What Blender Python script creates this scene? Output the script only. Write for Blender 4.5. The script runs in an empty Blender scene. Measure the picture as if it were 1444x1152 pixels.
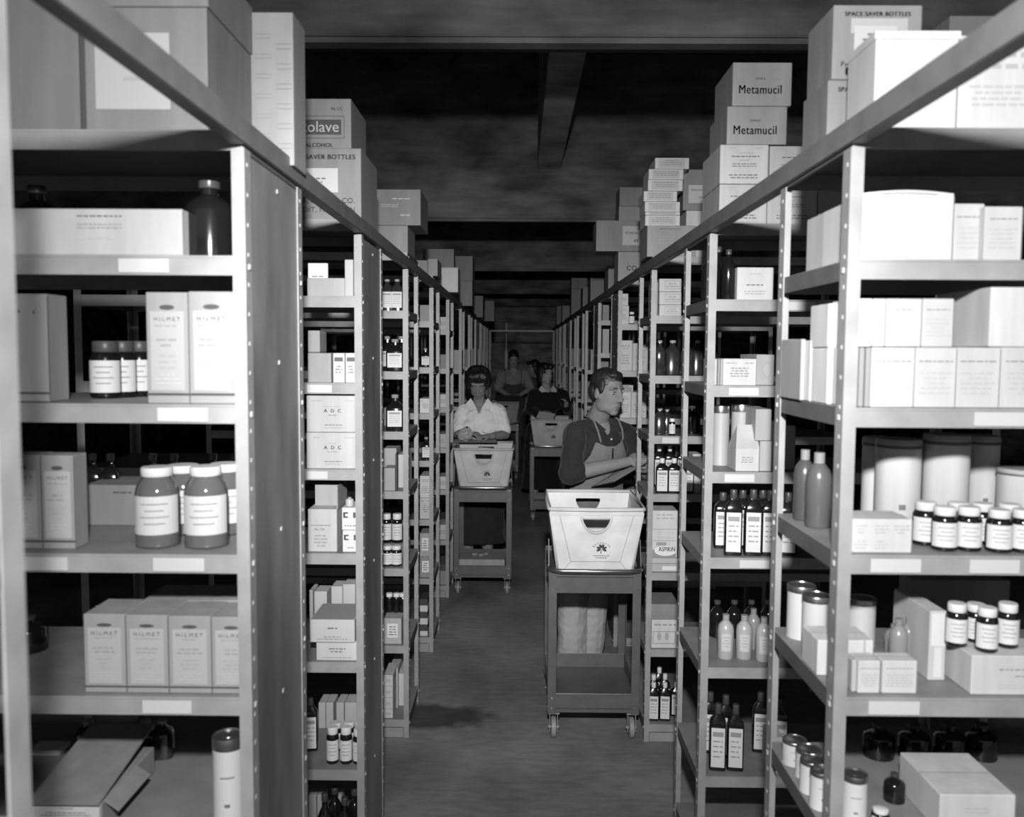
import bpy, bmesh, math, random
from mathutils import Vector, Matrix, noise
random.seed(7)
SC = bpy.context.scene
COL = SC.collection

# ------------------------------------------------------------------ camera
F_PX, IW, IH = 1200.0, 1444, 1152
PITCH, YAW, ROLL = math.radians(3.822), math.radians(0.476), math.radians(-0.363)
CAMZ = 1.78
RM = (Matrix.Rotation(YAW, 3, 'Z') @ Matrix.Rotation(-PITCH, 3, 'X') @ Matrix.Rotation(ROLL, 3, 'Y'))
RIGHT, FWD, UP = RM.col[0].copy(), RM.col[1].copy(), RM.col[2].copy()
CAM = Vector((0, 0, CAMZ))
cam_d = bpy.data.cameras.new('camera')
cam = bpy.data.objects.new('camera', cam_d)
COL.objects.link(cam)
cam.matrix_world = Matrix(((RIGHT.x, UP.x, -FWD.x, 0), (RIGHT.y, UP.y, -FWD.y, 0), (RIGHT.z, UP.z, -FWD.z, CAMZ), (0, 0, 0, 1)))
cam_d.sensor_width = 36
cam_d.lens = 36 * F_PX / IW
cam_d.clip_start, cam_d.clip_end = 0.05, 80
cam_d.dof.use_dof = True
cam_d.dof.focus_distance = 4.2
cam_d.dof.aperture_fstop = 4.2
SC.camera = cam
# ------------------------------------------------------------------ light
w = bpy.data.worlds.new('world'); SC.world = w; w.use_nodes = True
w.node_tree.nodes['Background'].inputs[0].default_value = (1, 1, 1, 1)
w.node_tree.nodes['Background'].inputs[1].default_value = 0.2
# the photographer's flash gun over the camera: a hot centre beam and the wide spill of the same reflector
def flash(name, energy, cone, aim):
    fl = bpy.data.lights.new(name, 'SPOT'); fl.energy = energy; fl.shadow_soft_size = 0.045
    fl.spot_size = math.radians(cone); fl.spot_blend = 1.0
    o = bpy.data.objects.new(name, fl); COL.objects.link(o); o.location = (0.0, -0.10, 2.26)
    o.rotation_euler = (Vector(aim) - o.location).to_track_quat('-Z', 'Y').to_euler()
flash('flash_centre', 430, 50, (0.06, 6.0, 0.85))
flash('flash_core', 210, 24, (-0.05, 7.0, 1.35))
flash('flash_spill', 245, 140, (1.0, 4.0, 0.5))
SC.view_settings.view_transform = 'Standard'; SC.view_settings.look = 'None'
SC.view_settings.exposure = 0.36; SC.view_settings.gamma = 1.0
SC.view_settings.use_curve_mapping = False

# ------------------------------------------------------------------ pixel <-> place
def ray(x, y):
    return (RIGHT * ((x - IW / 2) / F_PX) + FWD + UP * (-(y - IH / 2) / F_PX))
def atY(x, y, Y):
    d = ray(x, y); return CAM + d * (Y / d.y)

# ------------------------------------------------------------------ materials
_M = {}
def mat(v, rough=0.7, kind='plain', spec=0.3, scale=1.0):
    key = (round(v, 3), rough, kind, spec, scale)
    if key in _M: return _M[key]
    if v > 0.25 and kind in ('carton', 'plain'): v *= 0.74
    m = bpy.data.materials.new('%s_%03d' % (kind, int(v * 1000))); m.use_nodes = True
    nt = m.node_tree; b = nt.nodes['Principled BSDF']
    b.inputs['Roughness'].default_value = rough
    b.inputs['Specular IOR Level'].default_value = spec
    tc = nt.nodes.new('ShaderNodeTexCoord')
    def ramp(src, lo, hi, p0=0.3, p1=0.7):
        r = nt.nodes.new('ShaderNodeValToRGB')
        r.color_ramp.elements[0].position = p0; r.color_ramp.elements[1].position = p1
        r.color_ramp.elements[0].color = (lo, lo, lo, 1); r.color_ramp.elements[1].color = (hi, hi, hi, 1)
        nt.links.new(src, r.inputs[0]); return r.outputs[0]
    def noise_n(sc, det=4, vec=None):
        n = nt.nodes.new('ShaderNodeTexNoise'); n.inputs['Scale'].default_value = sc; n.inputs['Detail'].default_value = det
        nt.links.new(vec if vec else tc.outputs['Object'], n.inputs['Vector']); return n.outputs[0]
    def mapping(sx, sy, sz):
        mp = nt.nodes.new('ShaderNodeMapping'); mp.inputs['Scale'].default_value = (sx, sy, sz)
        nt.links.new(tc.outputs['Object'], mp.inputs['Vector']); return mp.outputs[0]
    def bump(h, st, dist=0.01):
        bn = nt.nodes.new('ShaderNodeBump'); bn.inputs['Strength'].default_value = st; bn.inputs['Distance'].default_value = dist
        nt.links.new(h, bn.inputs['Height']); nt.links.new(bn.outputs[0], b.inputs['Normal'])
    c = None
    if kind == 'plain':
        b.inputs['Base Color'].default_value = (v, v, v, 1)
    elif kind == 'paint':
        c = ramp(noise_n(14 * scale, 6), v * 0.85, v * 1.12)
    elif kind == 'carton':
        c = ramp(noise_n(9 * scale, 5, mapping(3, 3, 0.4)), v * 0.88, v * 1.1)
        bump(noise_n(60, 3, mapping(1, 1, 0.05)), 0.15, 0.002)
    elif kind == 'panel':
        n1 = ramp(noise_n(2.2, 6, mapping(1, 2.2, 0.7)), v * 0.6, v * 1.5, 0.35, 0.68)
        c = n1; bump(noise_n(5, 4), 0.1, 0.003)
    elif kind == 'floor':
        a = ramp(noise_n(1.6, 10, mapping(1, 0.8, 1)), v * 0.6, v * 1.45, 0.3, 0.7)
        s = ramp(noise_n(30, 6, mapping(0.35, 1, 1)), 0.82, 1.15)
        mx = nt.nodes.new('ShaderNodeMix'); mx.data_type = 'RGBA'; mx.blend_type = 'MULTIPLY'; mx.inputs[0].default_value = 1
        nt.links.new(a, mx.inputs[6]); nt.links.new(s, mx.inputs[7])
        # dark oily stain with its own ragged outline
        vm = nt.nodes.new('ShaderNodeVectorMath'); vm.operation = 'DISTANCE'
        mp = nt.nodes.new('ShaderNodeMapping'); mp.inputs['Scale'].default_value = (1, 2.1, 1)
        nt.links.new(tc.outputs['Object'], mp.inputs['Vector'])
        nt.links.new(mp.outputs[0], vm.inputs[0]); vm.inputs[1].default_value = (-0.42, 4.05 * 2.1, 0)
        ad = nt.nodes.new('ShaderNodeMath'); ad.operation = 'MULTIPLY_ADD'; ad.inputs[1].default_value = 0.35
        nt.links.new(noise_n(9, 5), ad.inputs[0]); nt.links.new(vm.outputs['Value'], ad.inputs[2])
        st = ramp(ad.outputs[0], 0.3, 1.0, 0.40, 0.52)
        m2 = nt.nodes.new('ShaderNodeMix'); m2.data_type = 'RGBA'; m2.blend_type = 'MULTIPLY'; m2.inputs[0].default_value = 1
        nt.links.new(mx.outputs[2], m2.inputs[6]); nt.links.new(st, m2.inputs[7]); c = m2.outputs[2]
        bump(noise_n(40, 5), 0.12, 0.004)
    elif kind == 'formed':
        a = ramp(noise_n(2.6, 10, mapping(0.8, 1, 1.7)), v * 0.5, v * 1.6, 0.32, 0.7)
        s = ramp(noise_n(14, 6, mapping(0.15, 0.15, 1.3)), 0.8, 1.15)
        mx = nt.nodes.new('ShaderNodeMix'); mx.data_type = 'RGBA'; mx.blend_type = 'MULTIPLY'; mx.inputs[0].default_value = 1
        nt.links.new(a, mx.inputs[6]); nt.links.new(s, mx.inputs[7]); c = mx.outputs[2]
        bump(s, 0.25, 0.01)
    elif kind == 'cloth':
        c = ramp(noise_n(20, 5), v * 0.94, v * 1.06)
        bump(noise_n(11, 4, mapping(1, 1, 0.6)), 0.35, 0.02)
        b.inputs['Sheen Weight'].default_value = 0.1
    elif kind == 'hair':
        c = ramp(noise_n(60, 3, mapping(1, 1, 0.25)), v * 0.5, v * 1.8)
        bump(noise_n(70, 3, mapping(1, 1, 0.3)), 0.6, 0.01)
    elif kind == 'skin':
        c = ramp(noise_n(30, 4), v * 0.93, v * 1.07)
        b.inputs['Subsurface Weight'].default_value = 0.08
        b.inputs['Subsurface Scale'].default_value = 0.01
    elif kind == 'canvas':
        c = ramp(noise_n(7, 6), v * 0.8, v * 1.1)
        bump(noise_n(160, 2), 0.15, 0.002)
    elif kind == 'metal':
        b.inputs['Base Color'].default_value = (v, v, v, 1); b.inputs['Metallic'].default_value = 0.9
    elif kind == 'glass':
        b.inputs['Base Color'].default_value = (v, v, v, 1)
        b.inputs['Transmission Weight'].default_value = 0.35
        b.inputs['Coat Weight'].default_value = 0.5; b.inputs['Coat Roughness'].default_value = 0.04
    if c is not None: nt.links.new(c, b.inputs['Base Color'])
    _M[key] = m
    return m
M_RACK = mat(0.25, 0.45, 'paint', 0.4)
M_HOLE = mat(0.62, 0.4, 'plain')
M_RAIL = mat(0.15, 0.5, 'paint')
M_CARD = mat(0.6, 0.6)
M_DECK = mat(0.19, 0.5, 'paint')
M_INK = mat(0.10, 0.8)
M_GLASSD = mat(0.008, 0.12, 'plain', 0.6)
M_GLASSM = mat(0.05, 0.1, 'glass', 0.6)
M_CHROME = mat(0.5, 0.25, 'metal')

# ------------------------------------------------------------------ mesh helpers
def mesh_obj(name, bm, mats, parent=None, loc=None, smooth=False, kind=None, rotz=0):
    me = bpy.data.meshes.new(name)
    bmesh.ops.recalc_face_normals(bm, faces=bm.faces[:])
    bm.to_mesh(me); bm.free()
    for m in (mats if isinstance(mats, (list, tuple)) else [mats]): me.materials.append(m)
    if smooth:
        for p in me.polygons: p.use_smooth = True
        if smooth == 'auto':
            me.set_sharp_from_angle(angle=math.radians(40))
    o = bpy.data.objects.new(name, me); COL.objects.link(o)
    if parent: o.parent = parent
    if loc is not None: o.location = loc
    if rotz: o.rotation_euler.z = rotz
    if kind: o['kind'] = kind
    return o
def empty(name, loc=(0, 0, 0), rotz=0):
    o = bpy.data.objects.new(name, None); COL.objects.link(o); o.location = loc; o.rotation_euler.z = rotz
    o.empty_display_size = 0.1
    return o
def tag(o, label, cat, group=None):
    o['label'] = label; o['category'] = cat
    if group: o['group'] = group
    return o
def bx(bm, x0, x1, y0, y1, z0, z1, mi=0, bev=0, M=None):
    vs = [bm.verts.new(Vector(c) if M is None else M @ Vector(c)) for c in
          ((x0, y0, z0), (x1, y0, z0), (x1, y1, z0), (x0, y1, z0), (x0, y0, z1), (x1, y0, z1), (x1, y1, z1), (x0, y1, z1))]
    fs = [bm.faces.new([vs[i] for i in q]) for q in ((0, 3, 2, 1), (4, 5, 6, 7), (0, 1, 5, 4), (1, 2, 6, 5), (2, 3, 7, 6), (3, 0, 4, 7))]
    for f in fs: f.material_index = mi
    if bev:
        es = set(e for f in fs for e in f.edges)
        r = bmesh.ops.bevel(bm, geom=list(es), offset=bev, segments=1, affect='EDGES')
        for f in r['faces']: f.material_index = mi
    return vs
def lathe(bm, prof, n=20, mi=0, c=(0, 0, 0), sq=0.0, fx=1.0, fy=1.0, a0=None, a1=None, caps=True):
    """prof: [(r, z)] ; sq>0 squares the section off"""
    full = a0 is None
    rings = []
    for r, z in prof:
        ring = []
        m = n if full else n + 1
        for k in range(m):
            a = 2 * math.pi * k / n if full else a0 + (a1 - a0) * k / n
            ca, sa = math.cos(a), math.sin(a)
            if sq:
                e = 2 / (2 + sq * 6)
                ca = math.copysign(abs(ca) ** e, ca); sa = math.copysign(abs(sa) ** e, sa)
            ring.append(bm.verts.new((c[0] + r * ca * fx, c[1] + r * sa * fy, c[2] + z)))
        rings.append(ring)
    for A, B in zip(rings, rings[1:]):
        L = len(A)
        for k in range(L if full else L - 1):
            f = bm.faces.new((A[k], A[(k + 1) % L], B[(k + 1) % L], B[k])); f.material_index = mi
    if full and caps:
        for R_ in (rings[0], rings[-1]):
            f = bm.faces.new(R_); f.material_index = mi
    return rings
def tube(bm, pts, r, n=8, mi=0, closed=False):
    pts = [Vector(p) for p in pts]; rings = []
    N = len(pts)
    for i, p in enumerate(pts):
        a = pts[i - 1] if (i > 0 or closed) else p
        b = pts[(i + 1) % N] if (i < N - 1 or closed) else p
        t = (b - a).normalized()
        u = t.cross(Vector((0, 0, 1)))
        if u.length < 0.05: u = t.cross(Vector((1, 0, 0)))
        u.normalize(); v = t.cross(u)
        rr = r[i] if isinstance(r, (list, tuple)) else r
        rings.append([bm.verts.new(p + (u * math.cos(2 * math.pi * k / n) + v * math.sin(2 * math.pi * k / n)) * rr) for k in range(n)])
    prs = list(zip(rings, rings[1:])) + ([(rings[-1], rings[0])] if closed else [])
    for A, B in prs:
        for k in range(n):
            f = bm.faces.new((A[k], A[(k + 1) % n], B[(k + 1) % n], B[k])); f.material_index = mi
    if not closed:
        for R_ in (rings[0], rings[-1]):
            f = bm.faces.new(R_); f.material_index = mi
def BM(): return bmesh.new()

# ------------------------------------------------------------------ the setting
def struct(name, bm, m):
    return mesh_obj(name, bm, m, kind='structure')
bm = BM(); bx(bm, -7, 7, -3, 26, -0.1, 0); struct('floor', bm, mat(0.2, 0.55, 'floor', 0.35))
bm = BM(); bx(bm, -7, 7, -3, 26, 4.6, 4.8); struct('ceiling', bm, mat(0.2, 0.85, 'formed', 0.1))
bm = BM(); bx(bm, -7.1, -7, -3, 26, 0, 4.6); struct('wall_left', bm, mat(0.2, 0.85, 'formed', 0.1))
bm = BM(); bx(bm, 7, 7.1, -3, 26, 0, 4.6); struct('wall_right', bm, mat(0.2, 0.85, 'formed', 0.1))
bm = BM(); bx(bm, -7.1, 7.1, 24.6, 24.7, 0, 4.6); struct('wall_back', bm, mat(0.32, 0.85, 'formed', 0.1))
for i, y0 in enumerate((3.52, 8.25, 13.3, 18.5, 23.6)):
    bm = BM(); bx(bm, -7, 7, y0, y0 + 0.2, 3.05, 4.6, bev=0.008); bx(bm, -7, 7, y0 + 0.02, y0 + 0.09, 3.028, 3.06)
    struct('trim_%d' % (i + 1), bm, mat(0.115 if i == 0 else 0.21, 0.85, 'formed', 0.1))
bm = BM(); bx(bm, 0.16, 0.38, 3.73, 8.26, 3.52, 4.6, bev=0.006); struct('trim_6', bm, mat(0.5, 0.85, 'formed', 0.1))

# ------------------------------------------------------------------ racks
XL, XR, HT, D = -0.498, 0.582, 2.148, 0.405
ZL = [1.555, 2.696, 3.814, 4.931, 6.052, 7.356, 8.632]
ZR = [1.531, 2.646, 3.795, 5.060, 6.346, 7.570, 8.723]
while ZL[-1] < 14.4: ZL.append(ZL[-1] + 1.2)
while ZR[-1] < 14.4: ZR.append(ZR[-1] + 1.2)
WR = 0.914
RK = {}
ORD = ['nearest', 'second', 'third', 'fourth', 'fifth', 'sixth', 'seventh', 'eighth', 'ninth', 'tenth', 'eleventh', 'twelfth', 'thirteenth']
def rack(side, i, z, ys, xref, cards=(), panel=False, detail=True, bolts=True):
    """ys: measured picture heights of the front lips' top edges, turned into deck heights"""
    s = -1 if side == 'L' else 1
    X = XL if side == 'L' else XR
    hs = [atY(xref, y, z).z for y in ys] if ys[0] > 3 else list(ys)
    nm = '%s rack on the %s side' % (ORD[i - 1] if i else 'foremost', 'left' if side == 'L' else 'right')
    root = empty('shelving_rack', (X, z, 0))
    RK[side + str(i)] = dict(z=z, X=X, s=s, h=hs, nm=nm, root=root)
    look = 'grey steel rack with closed side panel' if panel else 'open-sided grey steel rack'
    tag(root, '%s, %s from camera along the %s of aisle' % (look, ORD[i - 1], 'left' if side == 'L' else 'right') if i else
        'foremost grey steel rack, only its blurred rear post showing at left', 'shelving rack', 'steel racks on the %s of the aisle' % ('left' if side == 'L' else 'right'))
    # posts : angle section, flanges on the aisle face and the front / rear face
    for (px, py, dx, dy) in ((0, 0, 1, 1), (0, D, 1, -1), (WR, 0, -1, 1), (WR, D, -1, -1)):
        bm = BM()
        fw, sd, t = 0.024, 0.036, 0.0025
        bx(bm, s * px, s * (px + dx * fw), py, py + dy * t, 0, HT - 0.004)
        bx(bm, s * px, s * (px + dx * t), py + dy * t, py + dy * sd, 0, HT - 0.004)
        if detail and px == 0:
            hz = 0.06
            while hz < HT - 0.03:
                bx(bm, s * (px) - s * 0.0008, s * px, py + dy * 0.013, py + dy * 0.020, hz, hz + 0.007, 1)
                hz += 0.054
            if bolts:
                for h in hs:
                    bx(bm, s * -0.003, 0, py + dy * 0.012, py + dy * 0.022, h - 0.024, h - 0.013, 1, 0.0015)
        mesh_obj('post', bm, [M_RACK, M_HOLE], root)
    for k, h in enumerate(hs):
        bm = BM(); t = 0.0015; a, b = s * 0.0035, s * (WR - 0.0035)
        y0, y1 = 0.0028, D - 0.0028
        bx(bm, a, b, y0, y1, h - 0.002, h, 1)
        lp = 0.035
        bx(bm, a, b, y0 - 0.0008, y0 + t, h - lp, h - 0.0015); bx(bm, a, b, y0 + t, y0 + 0.012, h - lp, h - lp + t)
        bx(bm, a, b, y1 - t, y1, h - lp, h - 0.0015)
        bx(bm, a, a + s * t, y0 + t, y1 - t, h - lp, h - 0.0015, 2); bx(bm, b - s * t, b, y0 + t, y1 - t, h - lp, h - 0.0015, 2)
        bx(bm, a, b, y0 - 0.002, y0 + 0.001, h - 0.004, h + 0.0005)
        so = mesh_obj('shelf', bm, [M_RACK, M_DECK, mat(0.10, 0.5, 'paint')], root)
        for (ks, x0, x1) in cards:
            if ks == k:
                A = atY(x0, ys[k], z); B_ = atY(x1, ys[k], z)
                bm = BM(); bx(bm, A.x - X, B_.x - X, -0.0012, 0.0015, h - 0.031, h - 0.006)
                mesh_obj('price_card', bm, M_CARD, so)
    if panel:
        bm = BM(); bx(bm, s * 0.0027, s * 0.0042, 0.006, D - 0.006, 0.02, HT - 0.012)
        for hz in [0.35 * q for q in range(1, 7)]:
            bx(bm, s * 0.0005, s * 0.0027, D * 0.52, D * 0.52 + 0.009, hz, hz + 0.009, 1, 0.001)
        mesh_obj('side_panel', bm, [mat(0.16, 0.42, 'panel', 0.45), M_HOLE], root)
    if hs[-1] < 0.25:
        bm = BM(); bx(bm, s * 0.026, s * (WR - 0.026), -0.0005, 0.002, 0.002, hs[-1] - 0.037); bx(bm, s * 0.026, s * (WR - 0.026), -0.001, 0.001, hs[-1] * 0.42, hs[-1] * 0.42 + 0.003)
        mesh_obj('kick_plate', bm, M_RACK, root)
    return root

rack('L', 0, ZL[0] - 1.118, [2.175, 1.9, 1.6, 1.3, 1.0, 0.7, 0.4, 0.1], 0, detail=False)
rack('L', 1, ZL[0], [183, 360, 570, 782, 983, 1190, 1395, 1600, 1780], 200,
     cards=((1, 167, 238), (2, 222, 293), (3, 32, 95), (3, 216, 288), (4, 201, 270)), panel=True)
rack('L', 2, ZL[1], [309, 417.5, 540, 662, 781, 934, 1086, 1240], 465, cards=((2, 433, 468), (3, 433, 462)), panel=True)
rack('L', 3, ZL[2], [356, 438, 524, 609, 693, 802, 911, 1015], 558)
rack('L', 4, ZL[3], [389, 453, 518, 583, 650, 733, 816, 899], 600)
rack('L', 5, ZL[4], [412, 465, 520, 575, 632, 691, 762, 826], 626)
rack('R', 1, ZR[0], [180, 366, 576, 784, 985, 1187, 1390, 1590, 1770], 1320,
     cards=((2, 1374, 1446), (3, 1228, 1299), (3, 1368, 1438), (4, 1225, 1297)))
rack('R', 2, ZR[1], [315, 422.5, 544, 666, 787, 942, 1096, 1225], 1045, cards=((2, 1028, 1070), (3, 1022, 1064), (4, 1043, 1085), (1, 1108, 1150)))
rack('R', 3, ZR[2], [362, 445, 530, 615, 697, 808, 916, 1022], 945, cards=((3, 934, 958),))
rack('R', 4, ZR[3], [396, 457, 523, 590, 655, 730, 818, 900], 885, panel=True)
rack('R', 5, ZR[4], [419, 452, 498, 549, 600, 655, 720, 790], 852, panel=True)
for sd, ZZ in (('L', ZL), ('R', ZR)):
    for i in range(6, len(ZZ) + 1):
        hs = [2.172, 1.62, 1.30, 0.98, 0.64, 0.3, 0.1]
        rack(sd, i, ZZ[i - 1], hs, 0, detail=False, panel=(i in (8, 11)))
for sd, X in (('L', XL), ('R', XR)):
    s = -1 if sd == 'L' else 1
    bm = BM(); bx(bm, X - s * 0.0045, X - s * 0.001, -0.6, 15.3, HT, HT + 0.045, bev=0.0008)
    bx(bm, X - s * 0.0045, X + s * 0.022, -0.6, 15.3, HT + 0.0005, HT + 0.0025)
    o = mesh_obj('tie_rail', bm, M_RAIL)
    tag(o, 'long flat grey steel rail tying together the rack tops on the %s' % ('left' if sd == 'L' else 'right'), 'rail')
bm = BM(); bx(bm, XL, XR, 14.55, 14.58, 2.12, 2.145, bev=0.003)
tag(mesh_obj('cross_bar', bm, mat(0.55, 0.5, 'paint')), 'thin pale bar crossing the aisle between the far racks', 'bar')

# ------------------------------------------------------------------ printing on boxes
_T = {}
def text_mesh(s, style=0):
    """flat letters as triangles, width 1, origin at the centre; returns (verts, faces, height)"""
    if (s, style) in _T: return _T[(s, style)]
    cu = bpy.data.curves.new('lettering', 'FONT'); cu.body = s; cu.align_x = 'CENTER'; cu.size = 1
    cu.offset = 0.0; cu.resolution_u = 3
    if style: cu.space_character = 1.08
    ob = bpy.data.objects.new('lettering', cu); COL.objects.link(ob)
    dg = bpy.context.evaluated_depsgraph_get()
    me = bpy.data.meshes.new_from_object(ob.evaluated_get(dg))
    vs = [v.co.copy() for v in me.vertices]; fs = [tuple(p.vertices) for p in me.polygons]
    bpy.data.objects.remove(ob); bpy.data.meshes.remove(me)
    x0, x1 = min(v.x for v in vs), max(v.x for v in vs); y0, y1 = min(v.y for v in vs), max(v.y for v in vs)
    W = x1 - x0
    vs = [((v.x - (x0 + x1) / 2) / W, (v.y - (y0 + y1) / 2) / W) for v in vs]
    _T[(s, style)] = (vs, fs, (y1 - y0) / W)
    return _T[(s, style)]
def q4(bm, u0, v0, u1, v1, y, mi):
    f = bm.faces.new([bm.verts.new(p) for p in ((u0, y, v0), (u1, y, v0), (u1, y, v1), (u0, y, v1))]); f.material_index = mi
def words(bm, uc, v, w, h, y, mi, rnd, align=0):
    """a line of print too small to read: a row of word-length strokes"""
    u = uc - w / 2
    while u < uc + w / 2 - h:
        L = min(h * rnd.uniform(1.6, 5), uc + w / 2 - u)
        q4(bm, u, v - h / 2, u + L, v + h / 2, y, mi); u += L + h * 0.9
def decorate(root, W, H, y, deco, seed=1, name='printing'):
    """deco in fractions of the face; the face spans x -W/2..W/2, z 0..H at y"""
    rnd = random.Random(seed)
    mats, bm = [], BM()
    def mi(v):
        m = mat(v, 0.7)
        if m not in mats: mats.append(m)
        return mats.index(m)
    lay = 0
    for d in deco:
        lay += 1
        yy = y - 0.0003 - 0.00015 * lay
        if d[0] == 'lab':
            _, u0, v0, u1, v1, v = d; q4(bm, (u0 - .5) * W, v0 * H, (u1 - .5) * W, v1 * H, yy, mi(v))
        elif d[0] == 'txt':
            _, s, uc, vc, wf, v = d[:6]; st = d[6] if len(d) > 6 else 1
            hs = d[7] if len(d) > 7 else 1
            vs, fs, hh = text_mesh(s, st)
            w_ = wf * W; k = mi(v)
            for dx in ((0,), (-.003, .003), (-.0065, 0, .0065))[st]:
                base = [bm.verts.new(((uc - .5 + dx * wf) * W + a * w_, yy, vc * H + b * w_ * hs)) for a, b in vs]
                for f in fs:
                    try: bm.faces.new([base[i] for i in f]).material_index = k
                    except ValueError: pass
        elif d[0] == 'bars':
            _, u0, v0, u1, v1, n, v = d; k = mi(v)
            for i in range(n):
                vv = v1 - (v1 - v0) * (i + .5) / n
                ww = (u1 - u0) * rnd.choice((1, .8, .55, .9)) * W
                words(bm, ((u0 + u1) / 2 - .5) * W, vv * H, ww, (v1 - v0) * H / n * 0.42, yy, k, rnd)
        elif d[0] == 'oval':
            _, uc, vc, wf, hf, v = d; k = mi(v)
            f = bm.faces.new([bm.verts.new(((uc - .5 + wf / 2 * math.cos(a * .3142)) * W, yy, (vc + hf / 2 * math.sin(a * .3142)) * H)) for a in range(20)]); f.material_index = k
        elif d[0] == 'frame':
            _, u0, v0, u1, v1, th, v = d; k = mi(v); t = th * H
            a, b, c_, e = (u0 - .5) * W, (u1 - .5) * W, v0 * H, v1 * H
            q4(bm, a, c_, b, c_ + t, yy, k); q4(bm, a, e - t, b, e, yy, k); q4(bm, a, c_ + t, a + t, e - t, yy, k); q4(bm, b - t, c_ + t, b, e - t, yy, k)
    return mesh_obj(name, bm, mats, root)

ITEMS = []
PRE = {
    'a': [('bars', .2, .7, .8, .86, 2, .2), ('bars', .12, .2, .88, .55, 4, .22)],
    'b': [('bars', .1, .8, .4, .88, 1, .2), ('bars', .65, .8, .92, .88, 1, .2), ('bars', .2, .3, .8, .7, 4, .2)],
    'c': [('bars', .2, .35, .8, .65, 3, .2)],
    'lab': [('lab', .2, .25, .8, .8, .75), ('bars', .27, .32, .73, .72, 4, .15)],
    'hil': [('lab', .1, .12, .9, .83, .44), ('oval', .5, .865, .36, .045, .06), ('txt', 'H.I.L.M.E.T', .5, .76, .62, .22, 1), ('bars', .2, .68, .8, .72, 1, .35),
            ('bars', .2, .5, .8, .6, 2, .25), ('bars', .28, .3, .72, .46, 3, .4), ('bars', .2, .16, .8, .28, 3, .5), ('lab', 0, .075, 1, .095, .05)],
}
def reg(o, rk, sh, desc, cat, lvl, name):
    ITEMS.append(dict(o=o, rk=rk, sh=sh, desc=desc, cat=cat, lvl=lvl)); return o
def span(rk, sh, x0, x1, yt, dz, on=None):
    R_ = RK[rk]; Y = R_['z'] + 0.006 + dz
    base = on['top'] if on else R_['h'][sh]
    ym = (yt + 488) / 2
    a, b = atY(x0, yt, Y), atY(x1, yt, Y)
    if sh > 0:
        if R_['s'] < 0: b.x = min(b.x, R_['X'] - 0.006)
        else: a.x = max(a.x, R_['X'] + 0.006)
    return a.x, b.x, Y, base + 0.0005, atY((x0 + x1) / 2, yt, Y).z
def B(rk, sh, x0, x1, yt, dz, dep, val, desc, deco=None, on=None, rot=0, name='carton', lid=None, kind='carton', yb=None, h=None, cat='box', shift=0):
    a, b, Y, z0, z1 = span(rk, sh, x0, x1, yt, dz, on)
    if h: z1 = z0 + h
    W, H = b - a, max(z1 - z0, 0.012)
    bm = BM(); bx(bm, -W / 2, W / 2, 0, dep, 0, H, 0, min(0.0015, H * 0.08))
    # flap seam and tape along the lid
    if kind == 'carton' and H > 0.06:
        bx(bm, -W / 2 - 0.0004, W / 2 + 0.0004, dep / 2 - 0.001, dep / 2 + 0.001, H - 0.0002, H + 0.0006, 1)
        bx(bm, W * 0.5 - 0.0006, W / 2 + 0.0004, -0.0004, 0.002, 0.003, H - 0.003, 1)
    o = mesh_obj(name, bm, [mat(val, 0.75, 'carton' if kind == 'carton' else 'plain', 0.2), mat(val * 0.45, 0.8)], None, (a + W / 2 + shift, Y, z0))
    o.rotation_euler.z = rot
    if lid:    # loose or telescoped lid
        bm = BM(); bx(bm, -W / 2 - 0.003, W / 2 + 0.003, -0.003, dep + 0.003, H - lid, H + 0.003, 0, 0.0015); mesh_obj('lid', bm, mat(min(val * 1.06, .85), 0.75, 'carton', .2), o)
    if deco:
        decorate(o, W, H, 0.0, PRE.get(deco, deco) if isinstance(deco, str) else deco, seed=int(x0 * 7 + yt))
    lvl = (on['lvl'] + 1) if on else 0
    reg(o, rk, sh, desc, cat, lvl, name)
    return dict(o=o, top=z0 + H + (0.003 if lid else 0.0008), lvl=lvl, W=W, H=H, Y=Y, a=a, b=b, z0=z0, dep=dep)

def label_patch(bm_parent, r, z0, z1, val, sq=0, fx=1, fy=1, ang=1.15, seed=0, c='label', lines=True):
    bm = BM(); R_ = r * 1.012 + 0.0004
    if sq:
        y = -r * fy - 0.0006; w_ = r * fx * 0.8
        bx(bm, -w_, w_, y - 0.0003, y + 0.0002, z0, z1, 0)
        rnd = random.Random(seed)
        if lines:
            q4(bm, -w_ * .8, z1 - (z1 - z0) * .22, w_ * .8, z1 - (z1 - z0) * .1, y - 0.0006, 1)
            for i in range(4): words(bm, 0, z1 - (z1 - z0) * (.34 + .13 * i), w_ * 1.4, (z1 - z0) * .035, y - 0.0006, 1, rnd)
    else:
        lathe(bm, [(R_, z0), (R_, z1)], 12, 0, a0=-math.pi / 2 - ang, a1=-math.pi / 2 + ang, fx=fx, fy=fy)
        if lines:
            for i in range(4):
                zc = z1 - (z1 - z0) * (.2 + .17 * i); hh = (z1 - z0) * .018; aa = ang * (.5, .35, .55, .4)[i]
                lathe(bm, [(R_ + .0004, zc - hh), (R_ + .0004, zc + hh)], 6, 1, a0=-math.pi / 2 - aa, a1=-math.pi / 2 + aa, fx=fx, fy=fy)
    o = mesh_obj(c, bm, [mat(val, 0.6), mat(0.24, 0.7)], bm_parent, smooth=False)
    return o
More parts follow.
